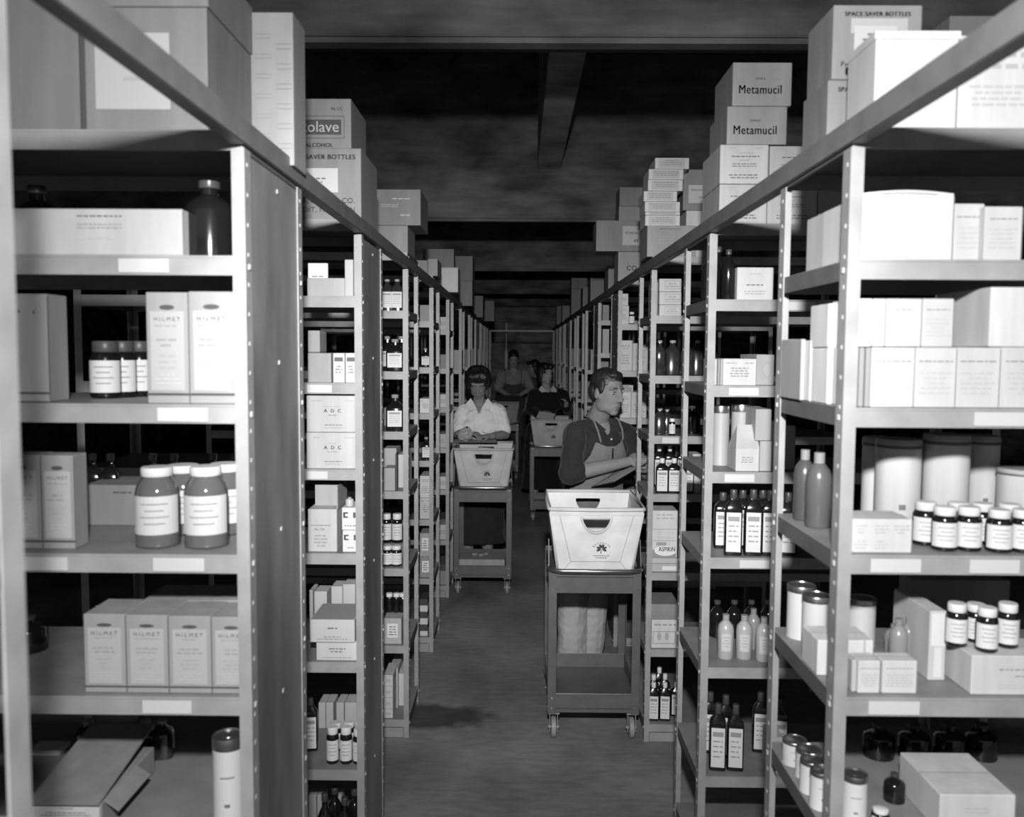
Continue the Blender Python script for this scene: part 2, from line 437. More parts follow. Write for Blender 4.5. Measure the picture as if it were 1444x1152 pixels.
def T(rk, sh, kind, xc, wpx, yt, dz, desc, on=None, lab=True, cat=None, val=None, facing=0, capv=.78):
    R_ = RK[rk]; Y = R_['z'] + 0.006 + dz
    base = (on['top'] if on else R_['h'][sh]) + 0.0005
    r = wpx / 2 / F_PX * Y; Y += r * (0.75 if kind in ('flask', 'tall') else 1)
    xw = atY(xc, yt, Y).x
    if sh > 0: xw = min(xw, R_['X'] - r - 0.005) if R_['s'] < 0 else max(xw, R_['X'] + r + 0.005)
    H = max(atY(xc, yt, Y).z - base, 0.03)
    root = empty({'jug': 'glass_jug', 'jar': 'glass_jar', 'pill': 'pill_bottle', 'tall': 'medicine_bottle', 'flask': 'medicine_bottle', 'square': 'stoppered_bottle', 'plastic': 'plastic_bottle', 'can': 'tin_can', 'drum': 'fibre_drum', 'clear': 'glass_bottle'}[kind], (xw, Y, base))
    root.rotation_euler.z = math.atan2(xw, Y) * -0.6 + facing
    g = M_GLASSD; bm = BM(); sd = int(xc * 3 + yt)
    if kind in ('jug', 'square'):
        sq = 0.5 if kind == 'square' else 0
        lathe(bm, [(r * .9, 0), (r, .02 * H), (r, .6 * H), (r * .93, .68 * H), (r * .6, .77 * H), (r * .34, .82 * H), (r * .32, .9 * H)], 20, 0, sq=sq)
        mesh_obj('body', bm, g, root, smooth='auto')
        bm = BM(); lathe(bm, [(r * .4, .9 * H), (r * .42, .92 * H), (r * .42, .99 * H), (r * .36, H)], 14); mesh_obj('cap' if kind == 'jug' else 'stopper', bm, mat(.05, .3) if kind == 'jug' else mat(.3, .1), root, smooth='auto')
        if lab: label_patch(root, r, .12 * H, .56 * H, .7, sq, seed=sd)
    elif kind == 'clear':
        lathe(bm, [(r * .9, 0), (r, .02 * H), (r, .66 * H), (r * .85, .74 * H), (r * .4, .84 * H), (r * .33, .92 * H), (r * .33, .97 * H)], 18, 0, sq=.3)
        mesh_obj('body', bm, mat(.035, .12, 'glass', .6), root, smooth='auto')
        bm = BM(); lathe(bm, [(r * .42, .93 * H), (r * .42, H)], 12); mesh_obj('cap', bm, mat(.35, .3), root)
        if lab: label_patch(root, r, .1 * H, .6 * H, .66, .3, seed=sd)
    elif kind == 'jar':
        lathe(bm, [(r * .88, 0), (r, .03 * H), (r, .68 * H), (r * .9, .78 * H), (r * .66, .87 * H), (r * .64, .93 * H)], 24)
        mesh_obj('body', bm, mat(val if val else .12, .08, 'glass', .6), root, smooth='auto')
        bm = BM(); lathe(bm, [(r * .7, .89 * H), (r * .72, .9 * H), (r * .72, .98 * H), (r * .68, H)], 24); mesh_obj('cap', bm, mat(.72 if lab else .12, .4), root, smooth='auto')
        if lab: label_patch(root, r, .18 * H, .66 * H, .62, 0, ang=1.2, seed=sd)
    elif kind == 'pill':
        lathe(bm, [(r * .9, 0), (r, .03 * H), (r, .7 * H), (r * .85, .8 * H), (r * .7, .84 * H)], 20)
        mesh_obj('body', bm, g, root, smooth='auto')
        bm = BM(); lathe(bm, [(r * .8, .8 * H), (r * .84, .82 * H), (r * .84, .98 * H), (r * .78, H)], 20); mesh_obj('cap', bm, mat(capv, .4), root, smooth='auto')
        if lab: label_patch(root, r, .1 * H, .66 * H, .74, 0, ang=1.2, seed=sd)
    elif kind in ('tall', 'flask'):
        lathe(bm, [(r * .95, 0), (r, .015 * H), (r, .68 * H), (r * .9, .76 * H), (r * .45, .83 * H), (r * .36, .87 * H)], 20, 0, sq=.7, fy=.7)
        mesh_obj('body', bm, g, root, smooth='auto')
        bm = BM(); lathe(bm, [(r * .38, .86 * H), (r * .4, .87 * H), (r * .4, .99 * H), (r * .36, H)], 12, fy=1); mesh_obj('cap', bm, mat(.75, .4) if kind == 'flask' else mat(.05, .35), root, smooth='auto')
        if lab: label_patch(root, r, .06 * H, .66 * H, .72, .7, 1, .7, seed=sd)
    elif kind == 'plastic':
        lathe(bm, [(r * .9, 0), (r, .03 * H), (r, .66 * H), (r * .88, .76 * H), (r * .5, .84 * H), (r * .36, .87 * H)], 20)
        mesh_obj('body', bm, mat(val if val else .5, .25, 'plain', .5), root, smooth='auto')
        bm = BM(); lathe(bm, [(r * .42, .86 * H), (r * .42, H)], 14); mesh_obj('cap', bm, mat(.35 if (val or .5) > .4 else .2, .4), root, smooth='auto')
        if lab: label_patch(root, r, .2 * H, .6 * H, .6, 0, ang=.6, seed=sd)
    elif kind == 'can':
        lathe(bm, [(r, 0), (r * 1.02, .01 * H), (r, .02 * H), (r, .86 * H), (r * .99, .9 * H)], 26)
        mesh_obj('body', bm, mat(val if val else .66, .5, 'plain', .4), root, smooth='auto')
        bm = BM(); lathe(bm, [(r * 1.02, .88 * H), (r * 1.03, .89 * H), (r * 1.03, .98 * H), (r * 1.0, H), (r * .9, H), (r * .88, .985 * H), (r * .4, .985 * H), (r * .38, .99 * H)], 26); mesh_obj('lid', bm, mat(.3, .3, 'metal'), root, smooth='auto')
        if lab:
            bm = BM(); lathe(bm, [(r * 1.006, .3 * H), (r * 1.006, .335 * H)], 3, a0=-1.75, a1=-1.4); lathe(bm, [(r * 1.006, .6 * H), (r * 1.006, .615 * H)], 5, a0=-2.0, a1=-1.1); mesh_obj('printing', bm, mat(.12), root)
    elif kind == 'drum':
        lathe(bm, [(r * .98, 0), (r, .01 * H), (r, .92 * H)], 32)
        mesh_obj('body', bm, mat(.68, .6, 'carton'), root, smooth='auto')
        bm = BM(); lathe(bm, [(r * 1.02, .91 * H), (r * 1.025, .915 * H), (r * 1.025, .97 * H), (r, .985 * H), (r * .97, H)], 32); mesh_obj('lid', bm, mat(.5, .6, 'carton'), root, smooth='auto')
        bm = BM(); lathe(bm, [(r * 1.03, .90 * H), (r * 1.035, .905 * H), (r * 1.035, .93 * H), (r * 1.03, .935 * H)], 32, caps=False); mesh_obj('clamp_ring', bm, mat(.12, .4), root, smooth='auto')
        bm = BM(); lathe(bm, [(r * 1.004, .22 * H), (r * 1.004, .25 * H), (r * 1.004, .28 * H)], 4, a0=-1.65, a1=-1.35); mesh_obj('emblem', bm, mat(.15), root)
    lvl = (on['lvl'] + 1) if on else 0
    reg(root, rk, sh, desc, cat or {'drum': 'drum', 'can': 'can', 'jar': 'jar'}.get(kind, 'bottle'), lvl, '')
    return dict(o=root, top=base + H, lvl=lvl)

# ================================================================== goods on the racks
# ---- nearest left rack
B('L1', 0, -70, 108, -60, .03, .3, .17, 'plain grey carton')
q = B('L1', 0, 117, 292, 10, .03, .27, .19, 'grey carton with big white label', [('lab', .085, .2, .69, .8, .52), ('bars', .2, .62, .5, .68, 2, .12), ('bars', .3, .4, .5, .48, 1, .45)])
B('L1', 0, 117, 293, -70, .03, .26, .19, 'grey carton stacked above the labelled one', on=q)
B('L1', 0, 330, 413, 17, .285, .1, .33, 'tall pale carton printed with faint ovals', [('frame', .35, .05 + .13 * k, .62, .08 + .13 * k,   .003, .2) for k in range(7)] + [('frame', .72, .11 + .13 * k, .97, .145 + .13 * k,   .003, .2) for k in range(6)] + [('frame', .02, .11 + .13 * k, .25, .145 + .13 * k,   .003, .2) for k in range(6)])
B('L1', 1, -60, 257, 294, .0, .22, .5, 'long low white carton', [('bars', .53, .8, .73, .88, 1, .12), ('bars', .53, .55, .73, .7, 2, .25), ('bars', .53, .3, .73, .45, 1, .5)])
T('L1', 1, 'jug', 295, 72, 256, .02, 'large dark glass jug, shiny', lab=False)
T('L1', 1, 'jug', 52, 62, 262, .24, 'large dark glass jug behind the white carton', lab=False)
B('L1', 2, -40, 66, 414, .04, .07, .24, 'plain grey carton with three dark spots', [('oval', .62, .84, .03, .035, .06), ('oval', .82, .83, .03, .035, .06), ('lab', 0, .07, 1, .09, .06)])
for k, (a, b) in enumerate(((205, 264.5), (265, 330))):
    B('L1', 2, a, b, 412 - k, .012, .09, .34, 'tall white carton with dark oval emblem', 'hil')
for x, dz in ((148, .16), (172, .2), (196, .24), (160, .27), (184, .31)):
    T('L1', 2, 'pill', x, 42 if dz < .2 else 38, 481, dz, 'dark glass jar with white label', cat='bottle', capv=.06)
B('L1', 3, -3, 56, 641, .03, .05, .32, 'white carton with dark oval emblem', 'hil')
B('L1', 3, 56.5, 103, 642, .03, .05, .32, 'white carton with dark oval emblem', 'hil')
B('L1', 3, 117, 198, 684, .25, .13, .26, 'small grey carton', [('bars', .5, .78, .86, .86, 1, .06)])
for x, dz, y in ((221, .03, 658), (290, .03, 657), (258, .15, 655), (318, .15, 653)):
    T('L1', 3, 'jar', x, 62, y, dz, 'round glass jar with white cap' + (', front row' if dz < .1 else ', back row'), val=.14)
for x in (130, 155, 215, 245, 300, 330, 70):
    T('L1', 3, 'square', x, 26, 640, .33, 'small dark bottle at the back', lab=False)
for k, (a, b) in enumerate(((117, 176), (176.6, 236), (236.6, 297), (297.5, 357))):
    B('L1', 4, a, b, 866 + k * 1.5, .012, .1, .34, 'grey carton with dark oval emblem, front row', 'hil')
for k, (a, b) in enumerate(((200, 252), (252.5, 300), (300.5, 348))):
    B('L1', 4, a, b, 847, .15, .12, .42, 'grey carton, back row')
T('L1', 4, 'jug', 38, 55, 868, .2, 'dark glass jug in shadow', lab=False)
q = B('L1', 5, 42, 143, 1133, .03, .24, .3, 'open grey carton with white front and lifted flaps', [('lab', .03, .02, .97, .9, .62), ('bars', .4, .8, .6, .86, 1, .1), ('bars', .15, .55, .85, .72, 2, .15)])
bm = BM()
M_ = Matrix.Translation((0, .0, q['H'] - .0)) @ Matrix.Rotation(math.radians(10), 4, 'X')
bx(bm, -q['W'] / 2, q['W'] * .5, -.01, .25, .004, .008, M=M_); mesh_obj('flap', bm, mat(.26, .75, 'carton', .2), q['o'])
bm = BM(); bx(bm, 0, .035, 0, .14, 0, .003, M=Matrix.Translation((q['W'] / 2, .01, q['H'])) @ Matrix.Rotation(math.radians(35), 4, 'Y')); mesh_obj('flap', bm, mat(.3, .75, 'carton', .2), q['o'])
T('L1', 5, 'can', 322, 46, 1035, .02, 'tall tin can with dented metal lid', val=.6)
B('L1', 5, 40, 84, 1078, .34, .05, .55, 'small white box behind the open carton', 'c')
for x in (124, 205, 228): T('L1', 5, 'clear', x, 34, 1015, .32, 'clear glass bottle standing at the back', lab=False)

# ---- second left rack
q = B('L2', 0, 392, 509, 209, .0, .3, .3, 'grey carton of space saver bottles', [('txt', 'SPACE SAVER BOTTLES', .5, .88, .86, .1, 2, 1), ('lab', .12, .38, .72, .72, .7), ('bars', .3, .5, .6, .6, 2, .15), ('txt', 'PARKE, DAVIS & CO.', .5, .26, .84, .12, 1), ('txt', 'DETROIT, MICHIGAN', .5, .13, .84, .12, 1)])
B('L2', 0, 378, 495, 139, .01, .26, .3, 'grey carton with dark name panel', [('txt', '96 CC', .83, .8, .14, .1, 1), ('frame', .1, .2, .92, .66, .018, .12), ('lab', .16, .28, .88, .58, .07), ('txt', 'kolave', .62, .44, .46, .6, 0), ('txt', 'RUBBING ALCOHOL', .45, .07, .66, .1, 2, 1.0)], on=q)
B('L2', 1, 433, 486, 392, .01, .2, .42, 'open tray of envelopes', [])
B('L2', 1, 434, 462, 371, .02, .01, .8, 'white card standing in the tray', 'c', name='card', kind='plain', cat='card')
B('L2', 1, 486, 498, 366, .0, .25, .5, 'tall pale box edge')
B('L2', 2, 434, 467, 498, .01, .2, .36, 'plain grey carton')
B('L2', 2, 469.5, 486, 498, .01, .1, .66, 'white box with dark printed patches', [('lab', .12, .72, .85, .86, .1), ('bars', .2, .3, .8, .6, 3, .2)])
B('L2', 2, 487, 503, 498, .01, .1, .66, 'white box with dark printed patches', [('lab', .12, .72, .85, .86, .1), ('bars', .2, .3, .8, .6, 3, .2)])
q = B('L2', 2, 434, 452, 497, .23, .1, .3, 'grey box at the back'); B('L2', 2, 434, 451, 466, .23, .1, .42, 'grey box at the back', on=q)
adc = [('bars', .1, .84, .3, .88, 1, .2), ('bars', .75, .84, .97, .88, 1, .25), ('bars', .35, .68, .68, .72, 1, .25), ('txt', 'A  D  C', .52, .59, .34, .12, 2), ('bars', .42, .44, .62, .5, 1, .2), ('bars', .22, .17, .85, .23, 1, .15), ('bars', .33, .1, .74, .15, 1, .25)]
q = B('L2', 3, 432, 503, 610, .01, .22, .5, 'white carton lettered A D C', adc)
B('L2', 3, 432, 502.5, 558, .01, .22, .5, 'white carton lettered A D C', adc, on=q)
q = B('L2', 4, 434, 475, 718, .02, .16, .52, 'white carton with its lid standing open', [('bars', .1, .6, .8, .64, 1, .12), ('txt', 'No. 734', .4, .53, .34, .2, 1), ('bars', .2, .1, .7, .42, 4, .25)])
bm = BM(); bx(bm, -q['W'] * .42, q['W'] * .5, .07, .073, q['H'], q['H'] + .07); bx(bm, q['W'] * .5, q['W'] * .5 + .003, .0, .15, q['H'], q['H'] + .075); mesh_obj('flap', bm, mat(.38, .75, 'carton', .2), q['o'])
ml = [('lab', .08, .55, .36, .8, .05), ('lab', .2, .62, .4, .73, .8), ('lab', .66, .55, .95, .8, .08), ('bars', .1, .15, .9, .25, 1, .15)]
q = B('L2', 4, 483, 507, 748, .02, .12, .7, 'small white box with black print', ml); q = B('L2', 4, 482, 506, 716, .02, .12, .7, 'small white box with black print', ml, on=q)
T('L2', 4, 'plastic', 493, 12, 703, .03, 'tiny pale bottle standing on the boxes', on=q, lab=False)
q = B('L2', 5, 446, 505, 905, .01, .2, .58, 'white carton under the open tray', [('bars', .3, .4, .7, .7, 2, .15), ('bars', .1, .1, .9, .2, 1, .3)])
q = B('L2', 5, 437, 500, 874, .0, .18, .54, 'open white tray box', [('bars', .3, .55, .7, .7, 1, .12), ('bars', .15, .1, .85, .3, 2, .3)], on=q, kind='plain')
bm = BM(); bx(bm, -q['W'] / 2 + .004, q['W'] / 2 - .004, .004, .176, q['H'] - .001, q['H'] + .0004); mesh_obj('inside', bm, mat(.25, .8), q['o'])
for x0, x1, y in ((436, 441, 832), (443, 461, 834), (467, 483, 827), (483.5, 501, 824)):
    B('L2', 5, x0, x1, y, .26, .08, .5, 'slim white carton standing behind')
for k, (x, y, dz) in enumerate(((469, 1024, .03), (488, 1024, .03), (506, 1027, .03), (474, 1018, .12), (492, 1017, .12), (508, 1016, .12))):
    T('L2', 6, 'pill', x, 18, y, dz, 'small dark bottle with white label' + (', front row' if dz < .1 else ', back row'), cat='bottle')
T('L2', 6, 'tall', 438, 20, 984, .12, 'tall dark bottle beside the rack post')
for x0, x1 in ((449, 459), (459.5, 470), (474, 485), (486, 503)):
    B('L2', 6, x0, x1, 991, .3, .08, .5, 'slim white carton at the back')
for x, y in ((458, 1118), (486, 1124), (500, 1112), (472, 1110)):
    T('L2', 7, 'jug', x, 24, y, .15 if x in (500, 472) else .03, 'dark round bottle', lab=False)
for x0, x1 in ((435, 446), (447, 458), (470, 482)): B('L2', 7, x0, x1, 1121, .28, .05, .5, 'pale carton behind the dark bottles')

# ---- third left rack
q = B('L3', 0, 515, 575, 318, .01, .26, .3, 'grey carton')
B('L3', 0, 523, 593, 267, .01, .3, .27, 'wide grey carton with scribbled white chalk', [('bars', .4, .7, .85, .78, 1, .55), ('bars', .2, .5, .55, .6, 2, .5), ('bars', .5, .25, .9, .32, 1, .6)], on=q)
for x in (546, 560): T('L3', 1, 'clear', x, 17, 394, .03, 'clear bottle with white label')
T('L3', 2, 'square', 557, 25, 478, .03, 'square dark bottle with white label')
T('L3', 2, 'square', 546, 20, 474, .2, 'square dark bottle behind'); T('L3', 2, 'square', 566, 20, 474, .2, 'square dark bottle behind')
T('L3', 3, 'square', 557, 25, 556, .03, 'dark bottle with glass stopper and white label')
B('L3', 3, 541, 572, 575, .3, .08, .2, 'dull grey box at the back')
q = B('L3', 4, 541, 557, 660, .01, .15, .4, 'pale grey carton'); B('L3', 4, 541, 559, 632, .12, .15, .42, 'pale grey carton behind')
B('L3', 4, 561, 573, 641, .1, .2, .55, 'white carton')
B('L3', 4, 557.5, 560, 640, .03, .08, .06, 'dark binder leaning', rot=.06, name='binder', kind='plain', cat='binder')
for x in (546, 559): T('L3', 5, 'pill', x, 16, 769, .03, 'dark bottle with white label, lower row', cat='bottle')
bm = BM()
q = B('L3', 5, 541, 573, 766, .2, .15, .12, 'dark carton at the back')
for x in (545, 560): T('L3', 5, 'pill', x, 15, 724, .2, 'dark bottle with white label, standing on the dark carton', on=q, cat='bottle')
q = B('L3', 6, 541, 566, 872, .02, .2, .45, 'pale carton with a boxed label', 'lab')
for x in (549, 559, 568): T('L3', 6, 'pill', x, 11, 836, .1, 'small dark bottle on the pale carton', on=q, lab=False)
q = None
for k in range(4): q = B('L3', 7, 541, 554, 1000 - 16 * k, .01, .16, .6, 'small white box in a pile', 'c', on=q)
B('L3', 7, 549, 561, 942, .12, .2, .5, 'pale upright carton'); B('L3', 7, 561, 572, 950, .15, .2, .6, 'white carton')

# ---- fourth and fifth left racks
B('L4', 0, 587, 603, 367, .03, .25, .22, 'dark grey carton'); B('L4', 0, 603.5, 617, 365, .0, .25, .34, 'grey carton')
B('L4', 1, 592, 608, 430, .02, .2, .3, 'grey carton'); T('L4', 2, 'square', 600, 13, 491, .03, 'dark bottle with white label')
B('L4', 3, 592, 608, 562, .02, .2, .66, 'white carton', 'b'); T('L4', 4, 'square', 601, 13, 616, .03, 'dark bottle with white label')
q = B('L4', 5, 592, 608, 702, .02, .2, .55, 'white carton', 'b'); B('L4', 5, 592, 607, 671, .02, .2, .62, 'white carton', 'a', on=q)
q = B('L4', 6, 592, 608, 785, .02, .2, .3, 'grey carton', 'lab'); B('L4', 6, 592, 607, 752, .02, .2, .4, 'grey carton', 'lab', on=q)
q = None
for k in range(6): q = B('L4', 7, 592, 603, 890 - 9 * k, .02, .15, .66 if k % 2 == 0 else .06, 'flat %s box in a striped stack' % ('white' if k % 2 == 0 else 'black'), on=q, kind='plain')
q = B('L5', 0, 612, 646, 377, .0, .22, .62, 'white-fronted carton in a dark case', [('lab', .25, .06, .95, .95, .7)])
B('L5', 0, 596, 640, 351, .26, .14, .27, 'wide grey carton')
for sh, y, v in ((1, 447, .6), (2, 500, .3), (3, 556, .6), (4, 612, .5), (5, 672, .6), (6, 740, .55), (7, 805, .3)):
    B('L5', sh, 618, 631, y, .02, .2, v, 'pale carton beside the post', 'c')
q = B('L6', 0, 633, 666, 396, .02, .35, .27, 'tall grey carton'); B('L6', 0, 634, 666.5, 361, .02, .35, .26, 'tall grey carton', on=q)
B('L8', 0, 668, 681, 417, .02, .35, .2, 'grey carton'); B('L9', 0, 684, 697, 424, .02, .35, .2, 'grey carton')
for r_ in (6, 7, 8, 9, 10, 11, 12):
    R_ = RK['L%d' % r_]
    for sh in ((1, 2, 4) if r_ % 2 else (1, 3, 4)):
        xa = F_PX * (R_['X']) / R_['z'] + 738
        h0 = R_['h'][sh]; yb_ = 488 + (CAMZ - h0) * F_PX / R_['z']
        B('L%d' % r_, sh, xa - 26 * 6 / R_['z'] - 4, xa - 3, yb_ - 150 / R_['z'], .02, .25, (.3, .45, .2)[(r_ + sh) % 3], 'carton beside the post')

# ---- nearest right rack
B('R1', 0, 1236, 1353, 46, .02, .13, .66, 'big white carton with folded lid', [('bars', .2, .3, .8, .7, 4, .7)], lid=.012)
B('R1', 0, 1355, 1500, 50, .02, .25, .64, 'big white carton with faint print', [('bars', .2, .62, .7, .86, 2, .45), ('bars', .1, .25, .7, .5, 4, .5)])
q = B('R1', 0, 1168, 1290, 113, .225, .15, .2, 'grey carton of space saver bottles, lower', [('txt', 'SPACE SAVER BOTTLES', .52, .88, .8, .05, 2, 1)])
B('R1', 0, 1176, 1301, 7, .225, .15, .22, 'grey carton of space saver bottles, upper', [('txt', 'SPACE SAVER BOTTLES', .5, .88, .74, .05, 2, 1), ('lab', .2, .62, .84, .82, .5), ('lab', .24, .34, .72, .72, .6), ('bars', .32, .5, .62, .64, 2, .15), ('txt', 'PARKE, DAVIS & CO.', .5, .2, .8, .08, 1), ('txt', 'DETROIT, MICHIGAN', .5, .08, .64, .08, 1)], on=q)
B('R1', 0, 1340, 1440, 22, .3, .1, .12, 'dark grey carton behind the white ones', 'c')
q = B('R1', 1, 1217, 1346, 274, .01, .2, .62, 'large white carton with bulging lid', [('bars', .38, .4, .62, .65, 3, .6)])
bm = BM(); tube(bm, [(-q['W'] / 2, .004, q['H'])] + [(q['W'] * (t / 8 - .5), .004, q['H'] + .006 * math.sin(math.pi * t / 8)) for t in range(1, 8)] + [(q['W'] / 2, .004, q['H'])], .0025, 6); bx(bm, -q['W'] / 2 + .01, q['W'] / 2 - .01, .005, .195, q['H'], q['H'] + .005, bev=.003); mesh_obj('lid', bm, mat(.7, .7, 'carton', .2), q['o'])
wt = [('bars', .08, .74, .92, .8, 1, .3), ('bars', .1, .2, .9, .62, 5, .5)]
B('R1', 1, 1347, 1389, 287, .03, .12, .58, 'small white carton with fine print', wt); B('R1', 1, 1390, 1443, 291, .01, .12, .58, 'small white carton with fine print', wt)
B('R1', 1, 1172, 1214, 295, .18, .14, .5, 'plain pale carton behind the post'); B('R1', 1, 1162, 1170, 345, .27, .03, .6, 'tiny white box', kind='plain')
lo = []
for a, b, d in ((1230, 1291, 'x'), (1292, 1350, ''), (1350.5, 1412, ''), (1412.5, 1500, '')):
    lo.append(B('R1', 2, a, b, 490, .012, .12, .58, 'white carton, lower layer', wt))
for k, (a, b) in enumerate(((1206, 1211), (1213, 1220), (1222, 1229))):
    B('R1', 2, a, b, 490, .014, .16, (.6, .3, .22)[k], 'thin upright booklet', name='booklet', kind='plain', cat='booklet')
for k, (a, b) in enumerate(((1232, 1250), (1250.5, 1301), (1302, 1346))):
    B('R1', 2, a, b, 421, .014, .11, .56, 'white carton, upper layer', wt, on=lo[0])
B('R1', 2, 1398, 1560, 405, .012, .2, .62, 'big white carton, upper layer', on=lo[2])
B('R1', 2, 1205, 1231, 421, .014, .11, .7, 'white carton, upper layer', wt, on=dict(lo[0]))
B('R1', 2, 1131, 1166, 480, .19, .16, .7, 'white box seen through the rack side'); B('R1', 2, 1111, 1130, 478, .22, .13, .35, 'grey box seen through the rack side')
q = B('R1', 2, 1168, 1178, 491, .1, .1, .7, 'narrow white box'); B('R1', 2, 1180, 1190, 490, .08, .1, .6, 'narrow white box')
B('R1', 2, 1169, 1189, 428, .1, .1, .66, 'white box on the narrow pair', on=q)
B('R1', 3, 1201, 1287, 732, .012, .085, .6, 'low white carton with fine print', [('bars', .05, .55, .3, .85, 3, .45), ('bars', .37, .55, .62, .85, 3, .45), ('bars', .7, .55, .95, .85, 3, .45), ('bars', .05, .1, .3, .4, 3, .5), ('bars', .37, .1, .62, .4, 3, .5)])
for x, dz, y in ((1268, .22, 618), (1336, .20, 612), (1240, .32, 616), (1387, .31, 614), (1440, .22, 660)):
    T('R1', 3, 'drum', x, 62 if dz < .25 else 44, y, dz, 'white fibre drum' + (', shorter' if y > 650 else ''))
for x, dz, y in ((1306, .07, 707), (1333, .025, 714), (1367, .025, 714), (1410, .015, 718), (1444, .015, 718), (1352, .085, 708), (1386, .085, 709), (1424, .085, 710)):
    T('R1', 3, 'pill', x, 35, y, dz, 'dark glass bottle with white cap' + (', front row' if dz < .05 else ', back row'))
T('R1', 3, 'plastic', 1136, 30, 634, .3, 'large pale bottle, farther', lab=False, val=.06); T('R1', 3, 'plastic', 1156, 36, 638, .22, 'large pale bottle, nearer', lab=False, val=.08)
for x, dz, y in ((1131, .3, 824), (1152, .235, 838), (1215, .25, 842)): T('R1', 4, 'can', x, 40, y, dz, 'white tin can with dark lid', val=.62, lab=False)
B('R1', 4, 1148, 1232, 903, .1, .09, .72, 'white carton across behind the post', [('lab', .82, .0, .86, 1, .5)])
for k, (a, b) in enumerate(((1211, 1242), (1245, 1294))):
    B('R1', 4, a, b, 932, .014, .045, .64, 'small white box, %s' % ('narrower' if k == 0 else 'wider'), wt)
B('R1', 4, 1202, 1209, 931, .02, .05, .5, 'thin white booklet', name='booklet', kind='plain', cat='booklet')
for x, y, dz in ((1268, 872, .12), (1283, 870, .16), (1262, 880, .19)): T('R1', 4, 'plastic', x, 26, y, dz, 'small cloudy bottle without label', lab=False, val=.3)
q = B('R1', 4, 1371, 1500, 925, .012, .1, .6, 'wide white carton', [('bars', .3, .6, .8, .7, 1, .25), ('bars', .4, .45, .75, .52, 1, .3), ('bars', .3, .15, .9, .3, 2, .55)])
for x, dz, y in ((1350, .05, 850), (1393, .02, 856), (1422, .045, 850), (1377, .075, 851)):
    T('R1', 4, 'pill', x, 30, y, dz, 'dark bottle standing on the wide carton', on=q)
B('R1', 4, 1312, 1336, 862, .08, .16, .6, 'tall grey carton with white end', [('lab', .1, .5, .95, .97, .76), ('lab', .3, .05, .75, .48, .72)])
B('R1', 4, 1288, 1425, 818, .32, .07, .2, 'dark grey carton at the back')
for x, dz, y in ((1121, .27, 1042), (1140, .21, 1055), (1143, .15, 1070), (1157, .09, 1085), (1206, .03, 1090)):
    T('R1', 5, 'can', x, 35, y, dz, 'white tin can with shiny rim', val=.66)
B('R1', 5, 1326, 1433, 1121, .02, .17, .6, 'plain grey carton', [('bars', .3, .5, .7, .7, 2, .5)])
for x in (1240, 1290, 1340, 1385): T('R1', 5, 'jug', x, 44, 1020, .3, 'dark glass jug at the back', lab=False)
T('R1', 5, 'pill', 1242, 26, 1140, .03, 'small bottle with white cap'); T('R1', 5, 'jug', 1262, 30, 1090, .12, 'dark bottle beside the grey carton', lab=False)

# ---- second right rack
cal = [('bars', .1, .9, .4, .93, 1, .2), ('bars', .7, .9, .92, .93, 1, .2), ('bars', .4, .77, .7, .8, 1, .2), ('bars', .2, .67, .85, .73, 1, .08), ('bars', .38, .58, .62, .62, 1, .2), ('bars', .25, .42, .75, .54, 2, .15), ('bars', .15, .12, .85, .26, 2, .12)]
b1 = B('R2', 0, 1015, 1082, 260, .012, .25, .46, 'pale printed carton, bottom row', cal); b2 = B('R2', 0, 1083, 1153, 261, .012, .25, .46, 'pale printed carton, bottom row', cal)
B('R2', 0, 1154, 1200, 271, .012, .25, .4, 'plain pale carton, bottom row')
t1 = B('R2', 0, 1016, 1084, 204, .01, .25, .5, 'pale printed carton, second row', cal, on=b1); B('R2', 0, 1086, 1152, 206, .01, .25, .46, 'pale printed carton, second row', cal, on=b1)
met = [('bars', .08, .62, .28, .64, 1, .3), ('txt', 'SEARLE', .47, .63, .17, .12, 1), ('bars', .68, .61, .85, .63, 1, .3), ('txt', 'Metamucil', .47, .38, .72, .08, 2, 1.25)]
m1 = B('R2', 0, 1026, 1110, 150, .012, .24, .33, 'grey carton with large bold lettering, lower', met, on=t1)
B('R2', 0, 1034, 1117, 88, .012, .24, .34, 'grey carton with large bold lettering, upper', met, on=m1)
for x, w_, dz, y in ((981, 28, .1, 352), (1008, 20, .16, 348), (1022, 20, .03, 352)): T('R2', 1, 'jug', x + 6, w_, y, dz, 'large dark glass jug', lab=False)
B('R2', 1, 1040, 1091, 377, .012, .2, .56, 'white printed carton', [('bars', .35, .78, .65, .82, 1, .3), ('bars', .2, .42, .8, .5, 1, .1), ('bars', .2, .15, .8, .3, 2, .35)])
B('R2', 2, 1020, 1067, 506, .012, .14, .58, 'white printed carton', 'b'); B('R2', 2, 1067, 1092, 500, .05, .2, .4, 'grey carton with round stamp', [('oval', .6, .5, .5, .55, .25), ('oval', .6, .5, .4, .42, .4)])
for k, (a, b) in enumerate(((1008, 1011.5), (1012.5, 1016), (1016.5, 1019.5))): B('R2', 2, a, b, 506, .014, .16, (.5, .22, .4)[k], 'thin upright booklet', name='booklet', kind='plain', cat='booklet')
T('R2', 2, 'clear', 1113, 22, 478, .08, 'clear glass jug seen past the post', lab=False); B('R2', 2, 1125, 1152, 484, .02, .16, .5, 'white box seen past the post')
for x, y, w_ in ((1017, 572, 24), (1046, 570, 28)):
    T('R2', 3, 'can', x, w_, y, .14, 'tall pale canister with dark lid', lab=False, val=.42)
q = B('R2', 3, 1038, 1071, 632, .012, .1, .56, 'white carton with peaked top', 'c')
